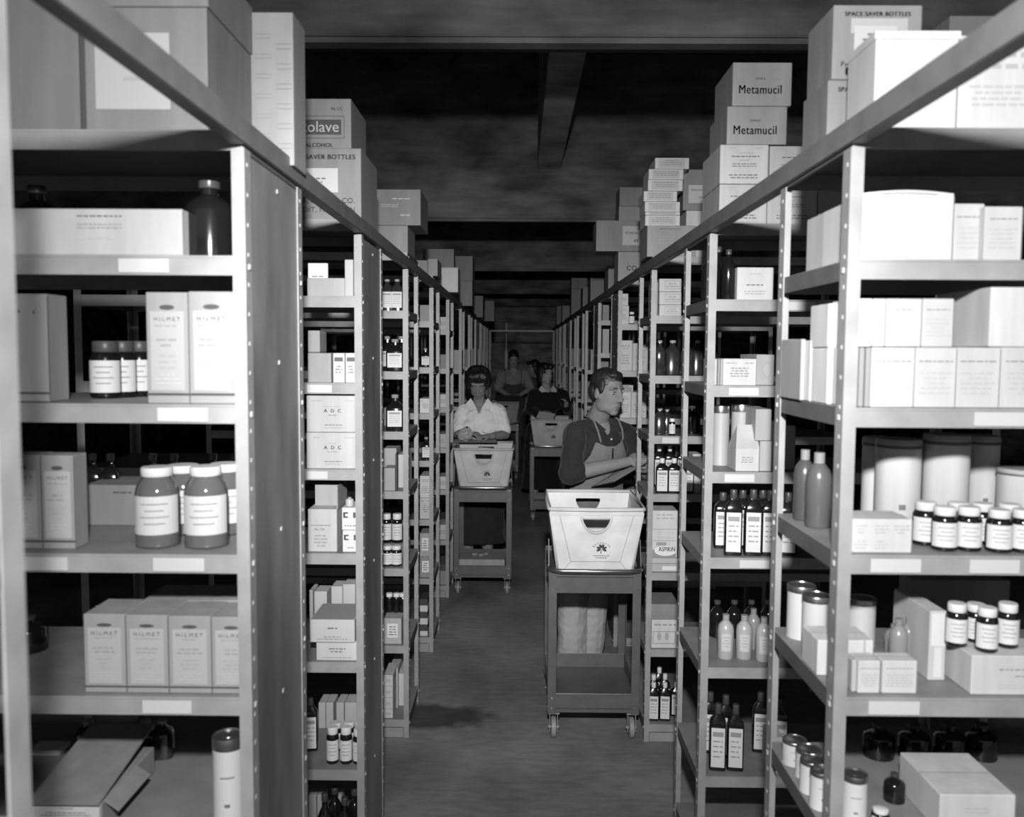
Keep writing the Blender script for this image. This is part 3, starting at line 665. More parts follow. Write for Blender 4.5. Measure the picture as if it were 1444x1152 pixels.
bm = BM(); W_, H_ = q['W'] / 2, q['H']; pv = [(-W_, 0, H_), (W_, 0, H_), (W_ * .9, .05, H_ + .07), (-W_ * .6, .05, H_ + .07), (-W_, .1, H_), (W_, .1, H_)]
v_ = [bm.verts.new(p) for p in pv]; [bm.faces.new([v_[i] for i in f]) for f in ((0, 1, 2, 3), (3, 2, 5, 4), (0, 3, 4), (1, 5, 2))]; mesh_obj('gable', bm, mat(.5, .75, 'carton', .2), q['o'])
q = B('R2', 3, 1072, 1088, 622, .02, .25, .45, 'pale carton'); B('R2', 3, 1066, 1088, 577, .02, .25, .42, 'grey carton', on=q)
B('R2', 3, 1104, 1122, 600, .05, .2, .35, 'grey carton seen past the post')
for x, dz, y in ((1035, .02, 690), (1063, .02, 690), (1087, .02, 691), (1020, .12, 694), (1112, .02, 694), (1048, .12, 690), (1076, .12, 690)):
    T('R2', 4, 'tall', x, 25, y, dz, 'tall dark bottle with white label' + (', front row' if dz < .1 else ', back row'))
for x, dz, y in ((1024, .06, 866), (1050, .06, 867), (1078, .04, 870)): T('R2', 5, 'plastic', x, 23, y, dz, 'pale bottle with side label', val=.46)
T('R2', 5, 'plastic', 1063, 20, 858, .16, 'pale bottle, behind', lab=False, val=.3)
for x in (1012, 1036, 1060, 1084): T('R2', 5, 'jug', x, 22, 846, .27, 'dark bottle in the back row', lab=False)
for x, dz, y in ((1013, .03, 992), (1038, .03, 993), (1024, .12, 980), (1002, .15, 976)): T('R2', 6, 'tall', x, 24, y, dz, 'tall dark bottle with white label' + (', front row' if dz < .1 else ', back row'))
T('R2', 6, 'tall', 1073, 22, 976, .16, 'tall dark bottle at the right'); T('R2', 6, 'tall', 1100, 24, 984, .1, 'tall dark bottle seen past the post')
B('R2', 6, 1088, 1106, 1040, .02, .1, .5, 'small white box seen past the post')

# ---- third right rack
q = B('R3', 0, 913, 982, 318, .0, .22, .32, 'grey carton with pencil marks', [('bars', .25, .86, .7, .92, 1, .1), ('bars', .2, .4, .5, .7, 3, .25)])
s0 = q; xs = [(908, 957), (908, 957), (907.5, 957), (906, 953), (912, 961), (913, 962), (922, 970)]
ys_ = [303, 297, 285, 269, 252.5, 238, 223]
for k in range(7):
    q = B('R3', 0, xs[k][0] + 2, xs[k][1] + 2, [303.5, 299, 284.5, 269.5, 253.5, 238.5, 222.5][k], .02, .17, .62, 'flat white box in a tall stack', [('lab', .1, .1, .88, .9, .48), ('bars', .15, .3, .85, .85, 3, .3)], on=q, kind='plain')
q = B('R3', 0, 968, 1002, 297, .14, .2, .6, 'white carton', 'c'); B('R3', 0, 964, 1002, 239, .14, .2, .26, 'grey carton with white label', [('lab', .2, .18, 1, .62, .5), ('txt', 'BIOLOGICAL', .62, .5, .6, .12, 1), ('txt', '100', .66, .32, .16, .08, 1)], on=q)
q = None
for k in range(3): q = B('R3', 1, 930, 961, 430 - 18.5 * k, .012, .15, .55, 'white box in a stack of three', [('frame', .25, .2, .95, .85, .04, .25), ('bars', .3, .3, .9, .7, 2, .25)], on=q)
B('R3', 1, 922, 928, 398, .02, .15, .3, 'thin upright grey box')
for x, w_ in ((931, 15), (949, 21), (970, 18), (984, 18)): T('R3', 2, 'clear', x, w_, 480, .05, 'smoky clear glass bottle', lab=False)
T('R3', 3, 'clear', 931, 17, 576, .06, 'smoky glass jar', lab=False); T('R3', 3, 'pill', 948, 9, 590, .02, 'little white-labelled bottle', cat='bottle'); T('R3', 3, 'clear', 941, 14, 577, .14, 'smoky glass jar behind', lab=False); T('R3', 3, 'jug', 976, 24, 572, .1, 'round dark glass jug', lab=False)
lo = []
for x in (934, 951, 970): lo.append(T('R3', 4, 'flask', x, 18, 646, .02, 'dark bottle with white cap and label, front'))
for x in (930, 945, 962): T('R3', 4, 'flask', x, 15, 628, .2, 'taller dark bottle with white cap, behind', lab=True)
for a, b in ((963, 975),): B('R3', 4, a + 14, b + 14, 640, .03, .1, .55, 'white box')
q = B('R3', 5, 919, 956, 795, .012, .18, .45, 'flat grey box under the aspirin', [('lab', .4, .2, .95, .7, .75)])
asp = [('bars', .15, .8, .9, .95, 2, .45), ('lab', .0, .60, .95, .61, .3), ('frame', .25, .42, .85, .54, .006, .4), ('lab', .05, .36, .95, .37, .3), ('lab', .0, .0, .95, .17, .3), ('oval', .55, .15, .85, .22, .8), ('lab', .2, .26, .58, .33, .25), ('txt', 'ASPIRIN', .6, .185, .62, .08, 2, 1.5)]
q = B('R3', 5, 919, 956, 787, .012, .18, .5, 'flat pale box under the aspirin', [], on=q); B('R3', 5, 919, 956, 720, .014, .14, .64, 'white aspirin carton', asp, on=q)
B('R3', 6, 919, 955, 874, .012, .1, .62, 'white carton with ring pattern', [('bars', .1, .75, .95, .9, 1, .35), ('frame', .05, .15, .95, .6, .03, .35), ('oval', .3, .42, .16, .3, .4), ('oval', .6, .42, .16, .3, .4)])
B('R3', 6, 918, 958, 852, .13, .2, .28, 'grey carton behind the white one')
for x, dz, y in ((922, .03, 962), (938, .03, 962), (922, .1, 951), (938, .1, 950), (930, .17, 941), (954, .08, 962)):
    T('R3', 7, 'flask', x, 16, y, dz, 'dark bottle with white cap' + (', front row' if dz < .05 else ', behind'))

# ---- fourth and fifth right racks
q = B('R4', 0, 872, 907, 355, .03, .2, .36, 'pale carton with large letters', [('txt', 'CO', .55, .45, .4, .2, 2)])
q2 = B('R4', 0, 841, 905, 311, .02, .22, .28, 'wide grey carton with white label', [('lab', .58, .2, 1, .82, .5), ('txt', 'ETHICAL', .8, .6, .3, .1, 1), ('txt', '48', .88, .35, .1, .1, 1)], on=q)
q = B('R4', 0, 873, 907, 291, .12, .2, .24, 'grey carton, second from top', on=q2); B('R4', 0, 874, 906, 264, .12, .2, .26, 'grey carton, topmost', on=q)
q = B('R4', 1, 874, 887, 431, .02, .15, .6, 'white printed box', 'a'); B('R4', 1, 874, 886, 414, .02, .15, .6, 'white printed box', 'c', on=q); T('R4', 1, 'pill', 891, 8, 440, .05, 'small dark bottle')
B('R4', 2, 873, 892, 480, .02, .2, .55, 'white carton', 'a'); B('R4', 2, 892.5, 914, 484, .02, .2, .52, 'white carton', 'a')
q = B('R4', 3, 874, 890, 553, .02, .2, .56, 'white carton', 'a'); B('R4', 3, 890.5, 912, 553, .02, .2, .54, 'white carton', 'a'); B('R4', 3, 873, 893, 543, .02, .15, .45, 'striped pile of flat boxes', [('bars', .05, .1, .95, .9, 3, .08)], on=q)
B('R4', 4, 874, 905, 606, .02, .2, .45, 'pale carton'); B('R4', 5, 874, 905, 690, .02, .2, .45, 'pale carton'); B('R4', 6, 874, 905, 780, .02, .2, .4, 'pale carton'); B('R4', 7, 862, 876, 868, .02, .2, .5, 'white carton', 'c')
B('R5', 0, 858, 880, 375, .05, .25, .25, 'tall grey carton'); B('R5', 1, 850, 859, 430, .05, .2, .25, 'narrow grey carton'); B('R5', 2, 850, 859, 464, .03, .2, .45, 'pale carton'); B('R5', 3, 847, 858, 510, .03, .2, .3, 'grey carton')
q = B('R6', 0, 833, 852, 392, .05, .3, .2, 'grey carton'); B('R7', 0, 822, 838, 405, .03, .3, .2, 'grey carton')
q = B('R8', 0, 806, 828, 408, .03, .3, .2, 'grey carton, lower'); B('R8', 0, 806, 828, 392, .03, .3, .18, 'grey carton, upper', on=q)
B('R9', 0, 793, 804, 431, .03, .3, .2, 'grey carton'); B('R10', 0, 785, 798, 432, .03, .3, .18, 'grey carton')
for r_ in (6, 7, 8, 9, 10, 11, 12):
    R_ = RK['R%d' % r_]
    for sh in ((1, 2, 4) if r_ % 2 else (1, 3, 4)):
        xa = F_PX * (R_['X']) / R_['z'] + 738
        h0 = R_['h'][sh]; yb_ = 488 + (CAMZ - h0) * F_PX / R_['z']
        B('R%d' % r_, sh, xa + 3, xa + 4 + 26 * 6 / R_['z'], yb_ - 150 / R_['z'], .02, .25, (.3, .45, .2)[(r_ + sh) % 3], 'carton beside the post')

# ---- labels that single each thing out
SHN = ['top deck', 'first shelf', 'second shelf', 'third shelf', 'fourth shelf', 'fifth shelf', 'sixth shelf', 'seventh shelf', 'eighth shelf']
from collections import defaultdict
gr = defaultdict(list)
bpy.context.view_layer.update()
for it in ITEMS: gr[(it['rk'], it['sh'], it['desc'])].append(it)
NUM = ['', 'first', 'second', 'third', 'fourth', 'fifth', 'sixth', 'seventh', 'eighth']
for (rk, sh, desc), its in gr.items():
    side = 'left' if rk[0] == 'L' else 'right'; n = int(rk[1:])
    rn = '%s %s rack' % (ORD[n - 1], side)
    where = 'top deck' if sh == 0 else SHN[sh]
    if len(its) > 1:
        lv = len(set(i['lvl'] for i in its)) == len(its)
        its.sort(key=(lambda i: -i['lvl']) if lv else (lambda i: (i['o'].location.x, i['o'].location.y)))
    for k, it in enumerate(its):
        if len(its) == 1: ph = ''
        elif len(set(i['lvl'] for i in its)) == len(its):
            ph = ', topmost' if k == 0 else (', lowest' if k == len(its) - 1 else ', %s from top' % NUM[k + 1])
        else:
            ph = ', leftmost' if k == 0 else (', rightmost' if k == len(its) - 1 else ', %s from left' % NUM[k + 1])
        it['o']['label'] = '%s%s, %s, %s' % (desc, ph, where, rn)
        it['o']['category'] = it['cat']
        if len(its) > 1: it['o']['group'] = '%s things on the %s of the %s' % (it['cat'], where, rn)

# ================================================================== carts and totes
M_CART = mat(0.085, 0.38, 'paint', 0.5)
def cart(px, Y, label, W=.42, Dp=.53):
    X = atY(px, 900, Y).x
    root = tag(empty('utility_cart', (X, Y, 0)), label, 'cart', 'order picking carts in the aisle')
    h = W / 2; TOP = .785
    for sx in (-1, 1):
        for (y, dy) in ((0, 1), (Dp, -1)):
            bm = BM(); x = sx * h
            bx(bm, x, x - sx * .038, y, y + dy * .003, .125, TOP, bev=.0008); bx(bm, x, x - sx * .003, y + dy * .003, y + dy * .038, .125, TOP)
            for hh in (.15, .195, .70, .765):
                bx(bm, x + sx * .0005, x + sx * .004, y + dy * .014, y + dy * .024, hh, hh + .010, 1, .002)
                bx(bm, x - sx * .014, x - sx * .024, y - dy * .004, y - dy * .0002, hh, hh + .010, 1, .002)
            mesh_obj('upright', bm, [M_CART, M_CHROME], root)
    for nm, z, lip, up in (('top_tray', .762, .075, .012), ('bottom_tray', .15, .02, .068)):
        bm = BM(); g = .0045
        bx(bm, -h + g, h - g, g, Dp - g, z - .002, z)
        for a, b, c, d in ((-h + g, h - g, g, g + .002), (-h + g, h - g, Dp - g - .002, Dp - g), (-h + g, -h + g + .002, g + .003, Dp - g - .003), (h - g - .002, h - g, g + .003, Dp - g - .003)):
            bx(bm, a, b, c, d, z - lip, z + up, 0, .0006)
        tube(bm, [(-h + g, g, z + up), (h - g, g, z + up)], .0028, 6); tube(bm, [(-h + g, Dp - g, z + up), (h - g, Dp - g, z + up)], .0028, 6)
        mesh_obj(nm, bm, M_CART, root)
    bm = BM(); z = .80
    tube(bm, [(-h, .03, z), (-h, -.005, z), (-h + .015, -.025, z), (-h + .06, -.038, z), (0, -.042, z), (h - .06, -.038, z), (h - .015, -.025, z), (h, -.005, z), (h, .03, z)], .0105, 10)
    mesh_obj('push_handle', bm, mat(.35, .25, 'metal'), root, smooth=True)
    for sx in (-1, 1):
        bm = BM(); vs = []
        for x in (sx * (h + .0006), sx * (h - .0024)):
            vs.append([bm.verts.new(p) for p in ((x, .0, .78), (x, .16, .78), (x, .075, .925), (x, .055, .925))])
        for v in vs: bm.faces.new(v)
        for k in range(4): bm.faces.new((vs[0][k], vs[0][(k + 1) % 4], vs[1][(k + 1) % 4], vs[1][k]))
        mesh_obj('side_bracket', bm, M_CART, root)
        for y in (.035, Dp - .035):
            c = empty('caster', (sx * (h - .03), y, 0)); c.parent = root
            bm = BM(); bx(bm, -.026, .026, -.03, .03, .121, .126)
            for q_ in (-1, 1): bx(bm, q_ * .016, q_ * .0195, -.013, .02, .03, .122, bev=.001)
            tube(bm, [(-.024, .004, .048), (.024, .004, .048)], .006, 8); mesh_obj('fork', bm, mat(.25, .4, 'paint'), c)
            bm = BM(); lathe(bm, [(.043, -.012), (.047, -.009), (.048, 0), (.047, .009), (.043, .012)], 24)
            bmesh.ops.transform(bm, matrix=Matrix.Translation((0, .004, .048)) @ Matrix.Rotation(math.pi / 2, 4, 'Y'), verts=bm.verts[:])
            mesh_obj('wheel', bm, mat(.22, .5), c, smooth='auto')
    return root
def wall_hole(bm, P, hole, mi=0):
    """P(u,v)->point; wall u -1..1, v 0..1 with a hole outline [(u,v)], same winding"""
    cu = sum(p[0] for p in hole) / len(hole); cv = sum(p[1] for p in hole) / len(hole)
    outer = []
    for (u, v) in hole:
        du, dv = u - cu, v - cv; t = 1e9
        if du > 1e-6: t = min(t, (1 - cu) / du)
        if du < -1e-6: t = min(t, (-1 - cu) / du)
        if dv > 1e-6: t = min(t, (1 - cv) / dv)
        if dv < -1e-6: t = min(t, (0 - cv) / dv)
        outer.append((cu + du * t, cv + dv * t))
    cor = [(-1, 0), (1, 0), (1, 1), (-1, 1)]
    for c in cor:     # snap the nearest outer point to each corner
        k = min(range(len(outer)), key=lambda i: (outer[i][0] - c[0]) ** 2 + (outer[i][1] - c[1]) ** 2); outer[k] = c
    A = [bm.verts.new(P(*p)) for p in hole]; B_ = [bm.verts.new(P(*p)) for p in outer]; n = len(A)
    for k in range(n):
        f = bm.faces.new((A[k], A[(k + 1) % n], B_[(k + 1) % n], B_[k])); f.material_index = mi
def tote(cartroot, label, val=.55, W=.425, Dp=.50, H=.31, z=.7635, y0=.0):
    root = tag(empty('canvas_tote', (cartroot.location.x + .004, cartroot.location.y + y0, z)), label, 'tote', 'canvas totes on the carts')
    h, b = W / 2, W / 2 - .04; bot0, bot1 = .055, Dp - .03
    bm = BM()
    hole = [(.0 + .30 * math.cos(a), .88 + .22 * (math.sin(a) if math.sin(a) < 0 else 0.0) ) for a in [math.pi + math.pi * k / 16 for k in range(17)]]
    hole += [(.30 - .6 * k / 8, .885) for k in range(1, 8)]
    def front(u, v): s_ = b + (h - b) * v; return Vector((u * s_, bot0 * (1 - v) - .012 * math.sin(math.pi * v) * (1 - u * u) * .6, v * H))
    def back(u, v): s_ = b + (h - b) * v; return Vector((u * s_, bot1 + (Dp - bot1) * v, v * H))
    wall_hole(bm, front, hole); wall_hole(bm, back, hole)
    for s in (-1, 1):
        g = [[None] * 5 for _ in range(5)]
        for i in range(5):
            for j in range(5):
                v = j / 4; ya, yb = front(s, v).y, back(s, v).y; s_ = b + (h - b) * v
                g[i][j] = bm.verts.new((s * (s_ + .006 * math.sin(math.pi * v) * math.sin(math.pi * i / 4)), ya + (yb - ya) * i / 4, v * H))
        for i in range(4):
            for j in range(4): bm.faces.new((g[i][j], g[i + 1][j], g[i + 1][j + 1], g[i][j + 1]))
    bm.faces.new([bm.verts.new(p) for p in ((-b, bot0, 0.0), (b, bot0, 0.0), (b, bot1, 0.0), (-b, bot1, 0.0))])
    bmesh.ops.remove_doubles(bm, verts=bm.verts[:], dist=.0008)
    o = mesh_obj('shell', bm, mat(val, .75, 'canvas', .2), root)
    so = o.modifiers.new('thick', 'SOLIDIFY'); so.thickness = .005; so.offset = 0
    bm = BM()
    ring = [(-h, 0, H), (-h + .012, -.006, H), (0, -.008, H - .002), (h - .012, -.006, H), (h, 0, H), (h + .004, Dp / 2, H), (h, Dp, H), (0, Dp + .004, H), (-h, Dp, H), (-h - .004, Dp / 2, H)]
    tube(bm, ring, .0095, 8, closed=True); mesh_obj('rim', bm, mat(val * .8, .7, 'canvas', .2), root, smooth=True)
    bm = BM()
    def band(v0, v1, off):
        for k in range(12):
            u0, u1 = -1 + k / 6, -1 + (k + 1) / 6
            pts = [front(u0, v0), front(u1, v0), front(u1, v1), front(u0, v1)]
            bm.faces.new([bm.verts.new(p + Vector((0, -off, 0))) for p in pts])
    band(.905, .95, .0062)
    pts = [front(.30 * 1.08 * math.cos(a), .89 + .22 * 1.12 * math.sin(a)) + Vector((0, -.005, 0)) for a in [math.pi + math.pi * k / 14 for k in range(15)]]
    tube(bm, pts, .0055, 6)
    for s in (-1, 1): tube(bm, [front(s * .97, 0) + Vector((0, -.003, .004)), front(s * .985, .5) + Vector((0, -.003, 0)), front(s, .95) + Vector((0, -.003, 0))], .005, 6)
    mesh_obj('binding', bm, mat(val * .9, .7, 'canvas', .2), root, smooth=True)
    bm = BM(); tube(bm, [front(s_ * .86, .04) + Vector((0, -.0045, 0)) for s_ in (-1, -.5, 0, .5, 1)], .003, 5)
    for s_ in (-1, 1): tube(bm, [front(s_ * .86, .04) + Vector((0, -.0045, 0)), front(s_ * .62, .20) + Vector((0, -.0045, 0)), front(s_ * .80, .9) + Vector((0, -.0045, 0))], .0012, 5)
    tube(bm, [front(-.62, .2) + Vector((0, -.0045, 0)), front(.62, .2) + Vector((0, -.0045, 0))], .0012, 5)
    mesh_obj('seam', bm, mat(val * .6, .7), root)
    # printed clover emblem with its ring of letters
    bm = BM()
    def pt(x, zz): 
        v = zz / H; return Vector((x, front(0, v).y * 1.0 - .0042 - (.0012), zz))
    def leaf(cx, cz, ang, r):
        for sg in (-1, 1):
            poly = []
            for k in range(10):
                t = k / 10 * 2 * math.pi; ex, ez = r * .34 * math.cos(t), r * .62 * math.sin(t) + r * .62
                a2 = ang + sg * .48; poly.append(pt(cx + ex * math.cos(a2) - ez * math.sin(a2), cz + ex * math.sin(a2) + ez * math.cos(a2)))
            bm.faces.new([bm.verts.new(p) for p in poly])
    cx, cz = .026, H * .40; r = .017
    for a in (0, math.pi / 2, -math.pi / 2): leaf(cx - math.sin(a) * .004, cz + math.cos(a) * .004, a, r)
    q = [pt(cx - .0014, cz), pt(cx + .0014, cz), pt(cx - .001, cz - .022), pt(cx - .005, cz - .022)]; bm.faces.new([bm.verts.new(p) for p in q])
    for k, ch in enumerate('SHAMROCK'):
        a = math.radians(62 - k * 124 / 7); vs, fs, hh = text_mesh(ch, 2)
        c0, s0 = math.cos(a), math.sin(a); R_ = .041; sc = .0062
        px_, pz_ = cx - R_ * s0, cz - .004 + R_ * .82 * c0
        base = [bm.verts.new(pt(px_ + sc * (u * c0 - v * s0), pz_ + sc * (u * s0 + v * c0))) for u, v in vs]
        for f in fs:
            try: bm.faces.new([base[i] for i in f])
            except ValueError: pass
    rnd = random.Random(3)
    for (zc, ww) in ((cz - .033, .074), (cz - .043, .05)):
        u = cx - ww / 2
        while u < cx + ww / 2:
            L = rnd.uniform(.004, .010); bm.faces.new([bm.verts.new(pt(a_, b_)) for a_, b_ in ((u, zc - .0014), (u + L, zc - .0014), (u + L, zc + .0014), (u, zc + .0014))]); u += L + .003
    mesh_obj('emblem', bm, mat(.06, .8), root)
    return root
c1 = cart(838, 3.80, 'dark grey two-tray cart nearest the camera, in front of the man')
t1_ = tote(c1, 'large pale canvas tote with clover emblem on the nearest cart', .64)
c2 = cart(680, 6.12, 'two-tray cart in front of the woman in the white blouse')
t2_ = tote(c2, 'pale canvas tote in front of the woman in the white blouse', .46)
c3 = cart(774, 8.85, 'dark cart in front of the woman in the black sweater')
t3_ = tote(c3, 'canvas tote in front of the woman in the black sweater', .42)
c4 = cart(708, 11.7, 'farthest cart, before the aproned man at the back')
t4_ = tote(c4, 'dull canvas tote before the aproned man at the back', .3)
bm = BM(); bx(bm, -.17, .17, 0, .24, 0, .085, bev=.002)
o = mesh_obj('open_box', bm, mat(.42, .7, 'carton'), None, (c2.location.x - .01, c2.location.y + .12, .1505)); tag(o, 'pale shallow box on the lower tray of the white-bloused woman\'s cart', 'box')
bm = BM(); [lathe(bm, [(.02, 0), (.03, .012), (.018, .024)], 10, c=(x, y, 0)) for x, y in ((-.03, .02), (.02, .0), (.05, .03))]
tag(mesh_obj('paper_wad', bm, mat(.3, .8), None, (c2.location.x - .04, c2.location.y + .22, .2365), smooth=True), 'crumpled paper lying on the pale box in the lower tray', 'paper')

# ================================================================== people
def cap(bm, p1, p2, r1, r2, n=14, k=5):
    p1, p2 = Vector(p1), Vector(p2); t = (p2 - p1); L = t.length; t.normalize()
    u = t.cross(Vector((.31, .17, .93))).normalized(); v = t.cross(u)
    rings = []
    st = [(-r1 * math.cos(a), r1 * math.sin(a)) for a in [math.pi / 2 * i / k for i in range(1, k + 1)]] + [(L + r2 * math.sin(a), r2 * math.cos(a)) for a in [math.pi / 2 * i / k for i in range(0, k)]]
    for (d, r) in st: rings.append([bm.verts.new(p1 + t * d + (u * math.cos(6.28319 * i / n) + v * math.sin(6.28319 * i / n)) * r) for i in range(n)])
    for A, B_ in zip(rings, rings[1:]):
        for i in range(n): bm.faces.new((A[i], A[(i + 1) % n], B_[(i + 1) % n], B_[i]))
    bm.faces.new(rings[0]); bm.faces.new(rings[-1])
def ell(bm, c, a, b, d):
    r = bmesh.ops.create_uvsphere(bm, u_segments=16, v_segments=10, radius=1)
    M_ = Matrix(((a.x, b.x, d.x, c.x), (a.y, b.y, d.y, c.y), (a.z, b.z, d.z, c.z), (0, 0, 0, 1)))
    bmesh.ops.transform(bm, matrix=M_, verts=r['verts'])
def loft(bm, rings, n=20, g=0.0):
    rr = []
    for (c, rt, fw, rx, ry) in rings:
        rr.append([bm.verts.new(c + rt * ((rx + g) * math.cos(6.28319 * i / n)) + fw * ((ry + g) * math.sin(6.28319 * i / n))) for i in range(n)])
    for A, B_ in zip(rr, rr[1:]):
        for i in range(n): bm.faces.new((A[i], A[(i + 1) % n], B_[(i + 1) % n], B_[i]))
    bm.faces.new(rr[0]); bm.faces.new(rr[-1])
def fuse(name, bm, m, parent, vox, smooth=4, post=None, disp=0, solid=0):
    bmesh.ops.recalc_face_normals(bm, faces=bm.faces[:])
    me = bpy.data.meshes.new(name); bm.to_mesh(me); bm.free()
    o = bpy.data.objects.new(name, me); COL.objects.link(o)
    r = o.modifiers.new('r', 'REMESH'); r.mode = 'VOXEL'; r.voxel_size = vox; r.use_smooth_shade = True
    if smooth: s = o.modifiers.new('s', 'SMOOTH'); s.factor = .5; s.iterations = smooth
    dg = bpy.context.evaluated_depsgraph_get(); me2 = bpy.data.meshes.new_from_object(o.evaluated_get(dg)); me2.name = name
    bpy.data.objects.remove(o); bpy.data.meshes.remove(me)
    for mm in (m if isinstance(m, list) else [m]): me2.materials.append(mm)
    if disp:
        bm = BM(); bm.from_mesh(me2); bm.normal_update()
        for v in bm.verts:
            p = v.co * 13; n_ = noise.noise(Vector((p.x * 1.4, p.y * 1.4, p.z * .8))) + .5 * noise.noise(p * 2.7)
            v.co += v.normal * n_ * disp
        bm.to_mesh(me2); bm.free()
    if post:
        bm = BM(); bm.from_mesh(me2)
        post(bm)
        bm.to_mesh(me2); bm.free()
    for p in me2.polygons: p.use_smooth = True
    o = bpy.data.objects.new(name, me2); COL.objects.link(o)
    if parent: o.parent = parent; o.matrix_parent_inverse = Matrix.Translation(parent.location).inverted()
    if solid: s = o.modifiers.new('thick', 'SOLIDIFY'); s.thickness = solid; s.offset = -1
    return o
def relax(b, n=8):
    for _ in range(n):
        nv = {}
        for v in b.verts:
            es = [e for e in v.link_edges if e.is_boundary]
            if len(es) == 2: nv[v] = v.co * .4 + (es[0].other_vert(v).co + es[1].other_vert(v).co) * .3
        for v, c in nv.items(): v.co = c
def hand(bm, w_, d, n_, thumb, curl=.5, k=1.0):
    d = d.normalized(); l = n_.cross(d).normalized() * thumb; n_ = d.cross(l * thumb).normalized() if False else n_.normalized()
    cap(bm, w_ - d * .02, w_ + d * .02, .024 * k, .025 * k)
    ell(bm, w_ + d * .05 * k, d * .052 * k, l * .039 * k, n_ * .016 * k); ell(bm, w_ + d * .075 * k, d * .022 * k, l * .041 * k, n_ * .013 * k)
    for i in range(4):
        p = w_ + d * (.088 - abs(i - 1.3) * .004) * k + l * (.031 - .0205 * i) * k
        dd = (d + l * (.10 - .07 * i)).normalized(); ln = (.9, 1.0, .95, .75)[i] * k; a = .25 + curl * (.7 + .1 * i)
        for s_, L in enumerate((.042, .027, .021)):
            dd = (dd * math.cos(a) + n_ * math.sin(a)).normalized() if s_ == 0 else (dd * math.cos(curl) + (n_ * math.cos(a) - d * math.sin(a) * (1 if s_ else 0)).normalized() * math.sin(curl)).normalized()
            e = p + dd * L * ln; cap(bm, p, e, (.0085, .0078, .0072)[s_] * k, (.0078, .0072, .0062)[s_] * k, 8, 3); p = e
    p = w_ + d * .028 * k + l * .028 * k; dd = (d * .75 + l * .55 + n_ * .35).normalized()
    cap(bm, p, p + dd * .042 * k, .013 * k, .010 * k, 8, 3); p += dd * .042 * k; dd = (dd + d * .5 + n_ * .3).normalized(); cap(bm, p, p + dd * .032 * k, .0098 * k, .008 * k, 8, 3)
def V(x, y, Y): return atY(x, y, Y)
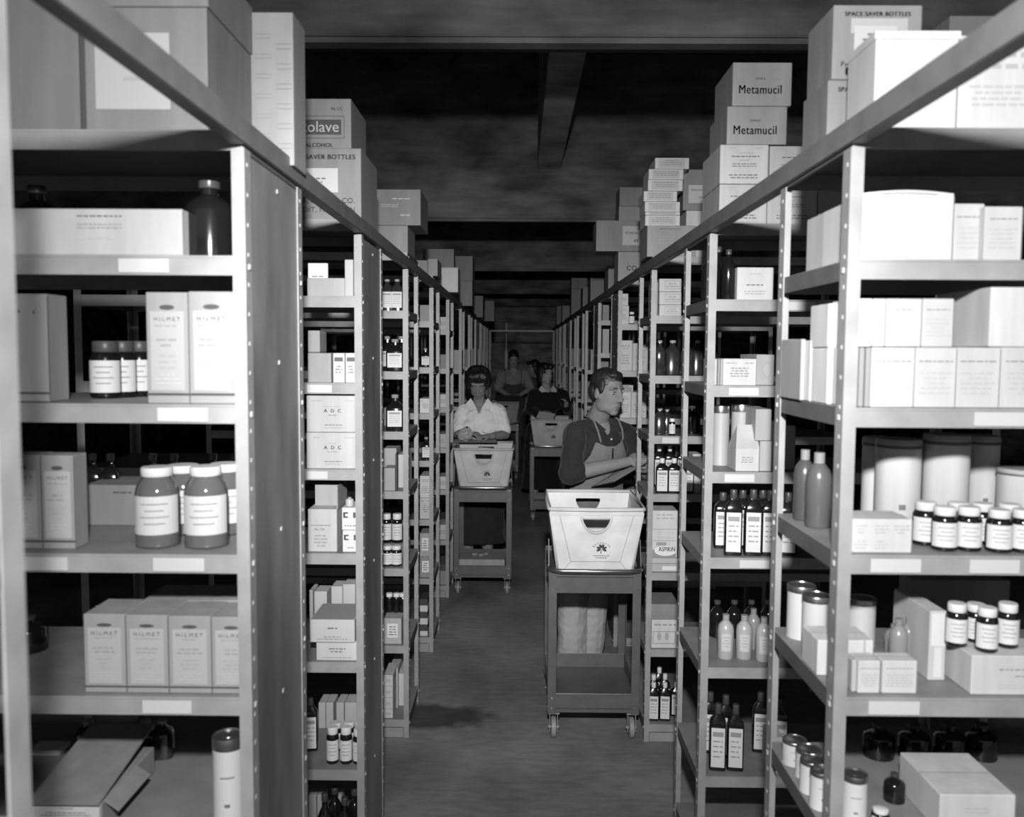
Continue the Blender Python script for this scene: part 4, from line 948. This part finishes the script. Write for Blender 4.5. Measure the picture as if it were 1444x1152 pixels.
def person(label, head, face, up, neck, sR, sL, eR, eL, wR, wL, pel, kR, kL, fR, fL, hR, hL, chest, vox=.006, shirt=.03, sleeve=.35, skin=.2,
           bottom='trousers', bval=.3, apron=None, hair='short', hval=.015, fem=False, neckcut=(.05, .11), look=(0, 0), closed=False, curl=(.6, .6), shirt_kind='cloth'):
    root = tag(empty('person', (pel.x, pel.y, 0)), label, 'person')
    K = .93 if fem else 1.0
    Z = Vector((0, 0, 1)); face = face.normalized(); hu = (up - face * up.dot(face)).normalized(); hr = face.cross(hu)
    cf = Vector((chest.x, chest.y, 0)).normalized(); cr = cf.cross(Z)          # chest forward and its right-hand side
    mid = (sR + sL) / 2
    def H(x, y, z): return head + (hr * x + face * y + hu * z) * K
    def body(bm, g=0.0, parts=('head', 'torso', 'uarm', 'farm', 'leg', 'hand'), sl=1.0, flare=0.0, gt=None):
        gt = g if gt is None else gt
        if 'torso' in parts:
            spine = lambda t: pel.lerp(Vector((mid.x, mid.y, mid.z)), t)
            hw = .165 if not fem else .17; cw = (sR - sL).length / 2
            loft(bm, [(spine(-.22), cr, cf, hw * .8, .10), (spine(-.05), cr, cf, hw, .118), (spine(.12), cr, cf, hw * .97, .115), (spine(.35), cr, cf, .138 if not fem else .118, .1), (spine(.55), cr, cf, .15 if not fem else .13, .108),
                      (spine(.76), cr, cf, .168 if not fem else .142, .118), (spine(.90), cr, cf, cw * .94, .105), (spine(.99), cr, cf, cw * .80, .09), (spine(1.06), cr, cf, cw * .52, .075), (spine(1.13), cr, cf, .058, .055)], g=gt)
            if fem:
                for s in (-1, 1): ell(bm, spine(.70) + cr * s * .07 + cf * .075, cr * (.062 + g), cf * (.055 + g), Z * (.06 + g))
            cap(bm, mid, neck - Z * .005, .075 + g, (.056 if not fem else .046) + g)
            for s_ in (sR, sL):
                cap(bm, neck.lerp(mid, .5), s_, .046 + g, .047 + g)
        if 'head' in parts:
            cap(bm, neck - Z * .03, H(0, -.018, -.07), (.058 if not fem else .048) + g, (.055 if not fem else .045) + g)
            ell(bm, H(0, -.015, .032), hr * .073 * K, face * .094 * K, hu * .088 * K)
            ell(bm, H(0, .012, -.03), hr * .067 * K, face * .076 * K, hu * .078 * K)
            ell(bm, H(0, .036, -.070), hr * .051 * K, face * .047 * K, hu * .042 * K)
            ell(bm, H(0, .058, -.098), hr * .029 * K, face * .022 * K, hu * .018 * K)          # chin
            for s in (-1, 1):
                ell(bm, H(.040 * s, .012, -.066), hr * .024 * K, face * .048 * K, hu * .036 * K)   # jaw
                ell(bm, H(.036 * s, .040, -.020), hr * .025 * K, face * .030 * K, hu * .026 * K)   # cheekbone
                ell(bm, H(.030 * s, .062, .028), hr * .026 * K, face * .013 * K, hu * .009 * K)    # brow ridge
                ell(bm, H(.076 * s, -.006, -.008), hr * .008 * K, face * .018 * K, hu * .031 * K)  # ear
                ell(bm, H(.011 * s, .090, -.034), hr * .009 * K, face * .010 * K, hu * .008 * K)   # nostril
            cap(bm, H(0, .080, .022), H(0, .101, -.028), .0085 * K, .0115 * K, 10, 4)
            ell(bm, H(0, .081, -.061), hr * .024 * K, face * .011 * K, hu * .006 * K); ell(bm, H(0, .079, -.072), hr * .021 * K, face * .011 * K, hu * .007 * K)
            ell(bm, H(0, .068, -.05), hr * .03 * K, face * .014 * K, hu * .02 * K)
        for (s_, e_, w_, hd, th, cu) in ((sR, eR, wR, hR, 1, curl[0]), (sL, eL, wL, hL, -1, curl[1])):
            if 'uarm' in parts:
                E_ = s_.lerp(e_, min(sl, 1.0)); cap(bm, s_, E_, .053 * K + g, .053 * K * (1 - min(sl, 1)) + .042 * K * min(sl, 1) + g + flare)
                if sl > 1: cap(bm, e_, e_.lerp(w_, sl - 1), .043 * K + g + flare, .038 * K + g + flare)
            if 'farm' in parts:
                cap(bm, e_, e_.lerp(w_, .3), .040 * K + g, .041 * K + g); cap(bm, e_.lerp(w_, .3), w_, .041 * K + g, .027 * K + g)
            if 'hand' in parts: hand(bm, w_, hd[0], hd[1], th, cu, K)
        if 'leg' in parts:
            for s, k_, f_ in ((1, kR, fR), (-1, kL, fL)):
                hip = pel + cr * s * .085 - Z * .03
                cap(bm, hip, k_, .088 + g, .06 + g); cap(bm, k_, k_.lerp(f_, .35), .06 + g, .058 + g); cap(bm, k_.lerp(f_, .35), f_, .058 + g, .038 + g * 1.6)
    bm = BM(); body(bm)
    for f_ in (fR, fL): cap(bm, Vector((f_.x, f_.y, .05)) - cf * .04, Vector((f_.x, f_.y, .04)) + cf * .12, .04, .032)
    lipc = H(0, .085, -.066)
    def paint(b):
        for f in b.faces:
            c = f.calc_center_median() - lipc
            if abs(c.dot(hr)) < .022 * K and abs(c.dot(hu)) < (.0085 - .005 * (abs(c.dot(hr)) / .022) ** 2) * K and c.dot(face) > -.012: f.material_index = 1
    fuse('body', bm, [mat(skin, .62, 'skin', .18), mat(skin * .74, .6, 'skin', .2)], root, vox, 7, paint)
    # eyes, brows
    for s in (-1, 1):
        ec = H(.031 * s, .0610, .004)
        bm = BM(); ell(bm, ec, hr * .0125 * K, face * .0125 * K, hu * (.0105 if not closed else .006) * K)
        e = mesh_obj('eye', bm, mat(.4, .2, 'plain', .5) if not closed else mat(skin * .8, .5, 'skin', .3), root, smooth=True); e.matrix_parent_inverse = Matrix.Translation(root.location).inverted()
        if not closed:
            gz = (face + hr * look[0] + hu * look[1]).normalized(); bm = BM(); ell(bm, ec + gz * .0088 * K, hr * .0062 * K, gz * .0045 * K, hu * .0062 * K)
            e2 = mesh_obj('iris', bm, mat(.01, .2, 'plain', .5), e, smooth=True)
        bm = BM(); tube(bm, [H(.019 * s, .0715, .006), H(.031 * s, .0735, .0125 if not closed else .0), H(.044 * s, .0665, .006)], .0022 * K, 6)
        e3 = mesh_obj('eyelid', bm, mat(skin * .25, .5), root, smooth=True); e3.matrix_parent_inverse = Matrix.Translation(root.location).inverted()
        bm = BM(); tube(bm, [H(.014 * s, .0775, .0295), H(.032 * s, .0765, .0330), H(.050 * s, .0640, .027)], [.0025, .0038 if not fem else .0025, .0015], 6)
        e4 = mesh_obj('eyebrow', bm, mat(.03, .8), root, smooth=True); e4.matrix_parent_inverse = Matrix.Translation(root.location).inverted()
    # hair
    bm = BM()
    if hair == 'short':
        ell(bm, H(0, -.022, .046), hr * .078, face * .094, hu * .084)
        ell(bm, H(0, -.045, .0), hr * .076, face * .068, hu * .075)
        ell(bm, H(.0, .030, .094), hr * .052, face * .040, hu * .026)
        for s in (-1, 1): ell(bm, H(.070 * s, .005, .03), hr * .010, face * .030, hu * .042)
    elif hair == 'curly':
        ell(bm, H(0, -.03, .055), hr * .104, face * .10, hu * .095); ell(bm, H(0, -.055, -.01), hr * .09, face * .07, hu * .085)
        for s in (-1, 1): ell(bm, H(.082 * s, -.01, .005), hr * .034, face * .05, hu * .065); ell(bm, H(.045 * s, .045, .104), hr * .045, face * .04, hu * .035)
        ell(bm, H(0, .048, .112), hr * .04, face * .035, hu * .03)
    else:
        ell(bm, H(0, -.03, .045), hr * .088, face * .095, hu * .088); ell(bm, H(0, -.055, -.03), hr * .088, face * .065, hu * .1)
        for s in (-1, 1): ell(bm, H(.078 * s, -.02, -.03), hr * .026, face * .05, hu * .085); ell(bm, H(.04 * s, .045, .092), hr * .04, face * .04, hu * .03)
    def cuthair(b):
        kill = [f for f in b.faces if (lambda c: c.dot(face) > .062 * K and c.dot(hu) < .056 * K and abs(c.dot(hr)) < .062)(f.calc_center_median() - head)]
        bmesh.ops.delete(b, geom=kill, context='FACES'); relax(b)
    fuse('hair', bm, mat(hval, .5, 'hair', .5), root, min(vox, .005), 2, cuthair, .004 if hair == 'short' else .009)
    # shirt
    bm = BM(); body(bm, .013, ('torso', 'uarm'), sl=sleeve, flare=.012 if sleeve < 1 else .004, gt=.014)
    nb = neck - Z * .02
    def cutneck(b):
        kill = []
        for f in b.faces:
            c = f.calc_center_median() - nb; fw, la, z_ = c.dot(cf), c.dot(cr), c.z
            if z_ > .0 + .35 * max(0, -fw) and abs(la) < .075: kill.append(f); continue
            if fw > .02 and neckcut[1] > 0 and z_ > -neckcut[1] and abs(la) < neckcut[0] * (1 + z_ / neckcut[1]) + .004: kill.append(f); continue
            if f.calc_center_median().z < pel.z - .10: kill.append(f)
        bmesh.ops.delete(b, geom=kill, context='FACES'); relax(b)
    fuse('shirt', bm, mat(shirt, .85, shirt_kind, .15), root, min(vox * 1.2, .007), 5, cutneck, .009 if vox < .005 else .010, solid=.003)
    # collar flaps
    for s in (-1, 1):
        if neckcut[1] <= 0: break
        a = nb + cr * s * .068 - cf * .01 + Z * .03; b_ = nb + cf * .085 + cr * s * neckcut[0] * .35 - Z * neckcut[1] * .62
        c_ = nb + cf * .085 + cr * s * (neckcut[0] + .035) - Z * neckcut[1] * .75; d_ = nb + cr * s * .105 + cf * .03 - Z * .012
        bm = BM(); top = [bm.verts.new(p + cf * .020) for p in (a, b_, c_, d_)]; bot = [bm.verts.new(p + cf * .014 - Z * .004) for p in (a, b_, c_, d_)]
        bm.faces.new(top); bm.faces.new(bot[::-1])
        for i in range(4): bm.faces.new((top[i], top[(i + 1) % 4], bot[(i + 1) % 4], bot[i]))
        e = mesh_obj('collar', bm, mat(shirt * 1.15 if not fem or shirt > .1 else .6, .85, 'cloth', .15), root); e.matrix_parent_inverse = Matrix.Translation(root.location).inverted()
    # lower garment
    bm = BM()
    if bottom == 'trousers':
        body(bm, .016, ('leg',)); ell(bm, pel - Z * .02, cr * .185, cf * .135, Z * .12)
        for s, k_, f_ in ((1, kR, fR), (-1, kL, fL)): cap(bm, k_, Vector((f_.x, f_.y, .10)), .085, .078)
        fuse('trousers', bm, mat(bval, .85, 'cloth', .15), root, max(vox, .006), 5, None, .006)
    else:
        loft(bm, [(pel + Z * .1, cr, cf, .14, .115), (pel - Z * .05, cr, cf, .19, .14), (pel - Z * .66, cr, cf, .23, .17)]); fuse('skirt', bm, mat(bval, .85, 'cloth', .15), root, max(vox, .007), 3, None, .008)
    for f_ in (fR, fL):
        bm = BM(); cap(bm, Vector((f_.x, f_.y, .052)) - cf * .045, Vector((f_.x, f_.y, .043)) + cf * .13, .048, .040)
        def flat(b):
            for v in b.verts: v.co.z = max(v.co.z, .002)
        fuse('shoe', bm, mat(.02, .35), root, .006, 3, flat)
    if apron:
        av, top, wt = apron     # value, height of the bib's top edge under the neck, half width at the top
        bm = BM(); body(bm, .026, ('torso',), gt=.028)
        for s in (-1, 1): cap(bm, pel + cr * s * .08 - Z * .1, pel + cr * s * .09 - Z * .45 + cf * .02, .12, .11)
        def cutap(b):
            kill = []
            for f in b.faces:
                c = f.calc_center_median(); q_ = c - nb; fw, la = q_.dot(cf), abs(q_.dot(cr)); d = nb.z - c.z
                sag = .03 * (1 - min(1, la / wt) ** 2)
                ok = fw > -.03 and ((d > top + sag and la < wt + max(0, d - top) * .42) )
                if not ok or c.z < pel.z - .42: kill.append(f)
            bmesh.ops.delete(b, geom=kill, context='FACES'); relax(b)
        fuse('apron', bm, mat(av, .85, 'cloth', .15), root, min(max(vox, .005), .006), 4, cutap, .004, solid=.002)
        for s in (-1, 1):
            bm = BM(); pts = [nb + cr * s * la + cf * fw - Z * d for la, fw, d in ((wt * .86, .134, top + .006), (wt * .92, .134, top - .015), (wt * .98, .120, .05), (wt, .085, .0), (wt * .98, .03, -.022), (wt * .8, -.03, -.01))]
            tube(bm, pts, .0055, 6); e = mesh_obj('apron_strap', bm, mat(av, .85, 'cloth', .15), root, smooth=True); e.matrix_parent_inverse = Matrix.Translation(root.location).inverted()
    return root, dict(H=H, cr=cr, cf=cf, nb=nb, mid=mid)
Zv = Vector((0, 0, 1))
# the man at the nearest cart
Ym = 4.52
wr, wl = V(884, 651, 4.40), V(917, 664, 4.50)
man, mi_ = person('man in a dark shirt and pale apron standing behind the nearest cart, writing', V(857, 553, 4.48), Vector((.66, -.74, -.12)), Vector((.05, .0, 1)), V(842, 586, 4.56),
    V(812, 612, 4.47), V(880, 611, 4.66), V(804, 668, 4.37), V(907, 668, 4.60), wr, wl,
    Vector((.40, 4.62, .93)), Vector((.30, 4.56, .5)), Vector((.42, 4.62, .5)), Vector((.30, 4.60, .09)), Vector((.40, 4.66, .09)),
    (Vector((.85, .1, .25)), Vector((.3, .75, -.55))), (Vector((-.3, -.75, .1)), Vector((-.1, .1, 1))), Vector((.5, -.86, 0)),
    vox=.004, shirt=.021, sleeve=1.12, skin=.18, bval=.34, apron=(.145, .105, .08), hair='short', hval=.014, neckcut=(.045, .075), look=(.25, -.25), curl=(.75, .5))
def held(name, bm, m, label, cat, loc=None):
    o = mesh_obj(name, bm, m, None, loc); return tag(o, label, cat)
def board(center, u, v, w_, l_, label, paper=.6):
    n_ = u.cross(v).normalized(); u = u.normalized(); v = n_.cross(u).normalized()
    M_ = Matrix(((u.x, v.x, n_.x, center.x), (u.y, v.y, n_.y, center.y), (u.z, v.z, n_.z, center.z), (0, 0, 0, 1)))
    bm = BM(); bx(bm, -w_ / 2, w_ / 2, -l_ / 2, l_ / 2, -.002, .002, bev=.001); o = mesh_obj('clipboard', bm, mat(.05, .5, 'paint')); o.matrix_world = M_
    bm = BM(); bx(bm, -w_ / 2 + .01, w_ / 2 - .01, -l_ / 2 + .008, l_ / 2 - .03, .0022, .0030); mesh_obj('paper', bm, mat(paper, .7), o)
    bm = BM(); bx(bm, -.045, .045, l_ / 2 - .03, l_ / 2 - .003, .0032, .012, bev=.003); mesh_obj('clip', bm, M_CHROME, o)
    return tag(o, label, 'clipboard')
a_, b_ = V(850, 686, 4.30), V(912, 650, 4.46)
board((a_ + b_) / 2 + Vector((0, .03, .004)), (b_ - a_), Vector((-.1, 1, -.10)), (b_ - a_).length, .22, 'dark clipboard the man at the nearest cart writes on')
pn = V(899, 642, 4.37)
bm = BM(); tube(bm, [(0, 0, 0), (-.03, .02, -.075)], .0035, 8); held('pen', bm, mat(.75, .3), 'white pen in the right hand of the man at the nearest cart', 'pen', V(904, 634, 4.385))
pp = mi_['nb'] + mi_['cf'] * .150 - Zv * .215 + mi_['cr'] * .005
bm = BM(); tube(bm, [(0, 0, 0), (.002, .0, .075)], .0045, 8); bx(bm, -.004, .006, -.008, .0, .05, .075); held('pen', bm, mat(.012, .3), 'black pen clipped in the bib of the man\'s apron', 'pen', pp)
bm = BM(); lathe(bm, [(.005, 0), (.005, .002)], 10); bmesh.ops.rotate(bm, matrix=Matrix.Rotation(math.pi / 2, 3, 'X'), verts=bm.verts[:])
bt = mesh_obj('shirt_button', bm, mat(.6, .3), man); bt.location = mi_['nb'] + mi_['cf'] * .132 - Zv * .095 - man.location

# the woman in the white blouse
Yw = 6.82
wom, wi_ = person('woman in a white short-sleeved blouse looking down at her clipboard', V(674, 541, 6.74), Vector((.0, -.83, -.55)), Vector((0, -.25, 1)), V(676, 563, 6.84),
    V(653, 581, 6.84), V(703, 580, 6.84), V(646, 612, 6.76), V(712, 613, 6.76), V(660, 612, 6.60), V(692, 615, 6.60),
    Vector((-.33, 6.86, .90)), Vector((-.41, 6.84, .48)), Vector((-.25, 6.84, .48)), Vector((-.41, 6.88, .08)), Vector((-.25, 6.88, .08)),
    (Vector((.75, -.5, .1)), Vector((.2, .1, -1))), (Vector((-.9, -.35, 0)), Vector((0, .1, -1))), Vector((.02, -1, 0)),
    vox=.0055, shirt=.62, sleeve=.72, skin=.2, bottom='skirt', bval=.02, hair='curly', hval=.008, fem=True, neckcut=(.045, .085), closed=True, curl=(.6, .35))
board(Vector((-.335, 6.52, 1.092)), Vector((1, .03, 0)), Vector((.0, 1, .03)), .34, .18, 'dark clipboard resting on the tote before the white-bloused woman', .5)
bm = BM(); ell(bm, Vector((0, 0, .05)), Vector((.062, 0, 0)), Vector((0, .04, 0)), Vector((0, 0, .052)))
bmesh.ops.subdivide_edges(bm, edges=bm.edges[:], cuts=1)
for v in bm.verts: v.co += v.co.normalized() * .02 * noise.noise(v.co * 45)
held('crumpled_bag', bm, mat(.3, .4, 'cloth'), 'small crumpled clear bag in the white-bloused woman\'s right hand', 'bag', Vector((V(656, 612, 6.5).x, 6.47, 1.096)))
bm = BM(); lathe(bm, [(.008, 0), (.012, .006), (.006, .012)], 10); held('pencil_stub', bm, mat(.01, .4), 'dark round stopper on top of the crumpled bag', 'stopper', Vector((V(659, 612, 6.5).x, 6.46, 1.197)))

# the woman in the black sweater
wo2, w2_ = person('woman in a black sweater with pale collar looking to the right', V(770, 527, 9.5), Vector((.5, -.85, -.1)), Vector((0, 0, 1)), V(771, 545, 9.56),
    V(752, 556, 9.56), V(794, 556, 9.62), V(748, 578, 9.48), V(802, 580, 9.55), V(760, 585, 9.33), V(798, 574, 9.32),
    Vector((.26, 9.6, .90)), Vector((.18, 9.58, .48)), Vector((.34, 9.58, .48)), Vector((.18, 9.62, .08)), Vector((.34, 9.62, .08)),
    (Vector((.7, -.6, 0)), Vector((0, 0, -1))), (Vector((.0, -.5, .8)), Vector((-.6, -.5, 0))), Vector((.25, -1, 0)),
    vox=.007, shirt=.008, sleeve=1.9, skin=.26, bottom='skirt', bval=.01, hair='wavy', hval=.008, fem=True, neckcut=(.05, .05), curl=(.5, .6))
board(V(770, 586, 9.2), Vector((1, -.2, -.15)), Vector((.1, .9, .4)), .2, .2, 'pale paper pad in the hands of the woman in black', .7)

# the aproned man farther back, and someone beyond
mn2, m2_ = person('man in a bib apron with bowed head working at the farthest cart', V(724, 506, 12.4), Vector((.05, -.85, -.5)), Vector((0, -.2, 1)), V(724, 521, 12.5),
    V(707, 528, 12.5), V(742, 528, 12.5), V(702, 548, 12.4), V(748, 548, 12.4), V(718, 558, 12.2), V(733, 557, 12.2),
    Vector((-.14, 12.55, .95)), Vector((-.24, 12.5, .5)), Vector((-.05, 12.5, .5)), Vector((-.24, 12.55, .09)), Vector((-.05, 12.55, .09)),
    (Vector((.8, -.5, 0)), Vector((0, 0, -1))), (Vector((-.8, -.5, 0)), Vector((0, 0, -1))), Vector((0, -1, 0)),
    vox=.008, shirt=.2, sleeve=.9, skin=.24, bval=.04, apron=(.05, .17, .12), hair='short', hval=.008, neckcut=(.05, .08), closed=True)
board(V(716, 561, 12.0), Vector((1, 0, 0)), Vector((0, .95, .3)), .34, .22, 'dark clipboard on the farthest tote before the aproned man', .05)
mn3, m3_ = person('dark-haired person half hidden behind the woman in black', V(752, 519, 13.3), Vector((-.9, -.3, -.2)), Vector((0, 0, 1)), V(752, 532, 13.35),
    V(748, 538, 13.2), V(757, 538, 13.5), V(745, 560, 13.15), V(760, 560, 13.5), V(742, 575, 13.1), V(752, 577, 13.3),
    Vector((.16, 13.4, .92)), Vector((.14, 13.3, .5)), Vector((.18, 13.45, .5)), Vector((.14, 13.3, .09)), Vector((.18, 13.47, .09)),
    (Vector((-.6, -.3, -.5)), Vector((0, 0, -1))), (Vector((-.6, -.3, -.5)), Vector((0, 0, -1))), Vector((-.9, -.3, 0)),
    vox=.009, shirt=.06, sleeve=.9, skin=.2, bval=.03, hair='wavy', hval=.008, neckcut=(.05, .0))
# the pale vertical pipe at the far end of the left racks
px_ = V(714, 480, 15.4)
bm = BM(); tube(bm, [(0, 0, 0), (0, 0, 1.2), (0, 0, 2.3)], .012, 8); lathe(bm, [(.02, 1.45), (.035, 1.5), (.038, 1.72), (.03, 1.78), (.013, 1.84)], 12); lathe(bm, [(.02, 2.1), (.02, 2.3)], 8)
tag(mesh_obj('standpipe', bm, mat(.6, .45), None, (px_.x, 15.4, 0), smooth='auto'), 'thin pale vertical pipe at the far end of the aisle', 'pipe')
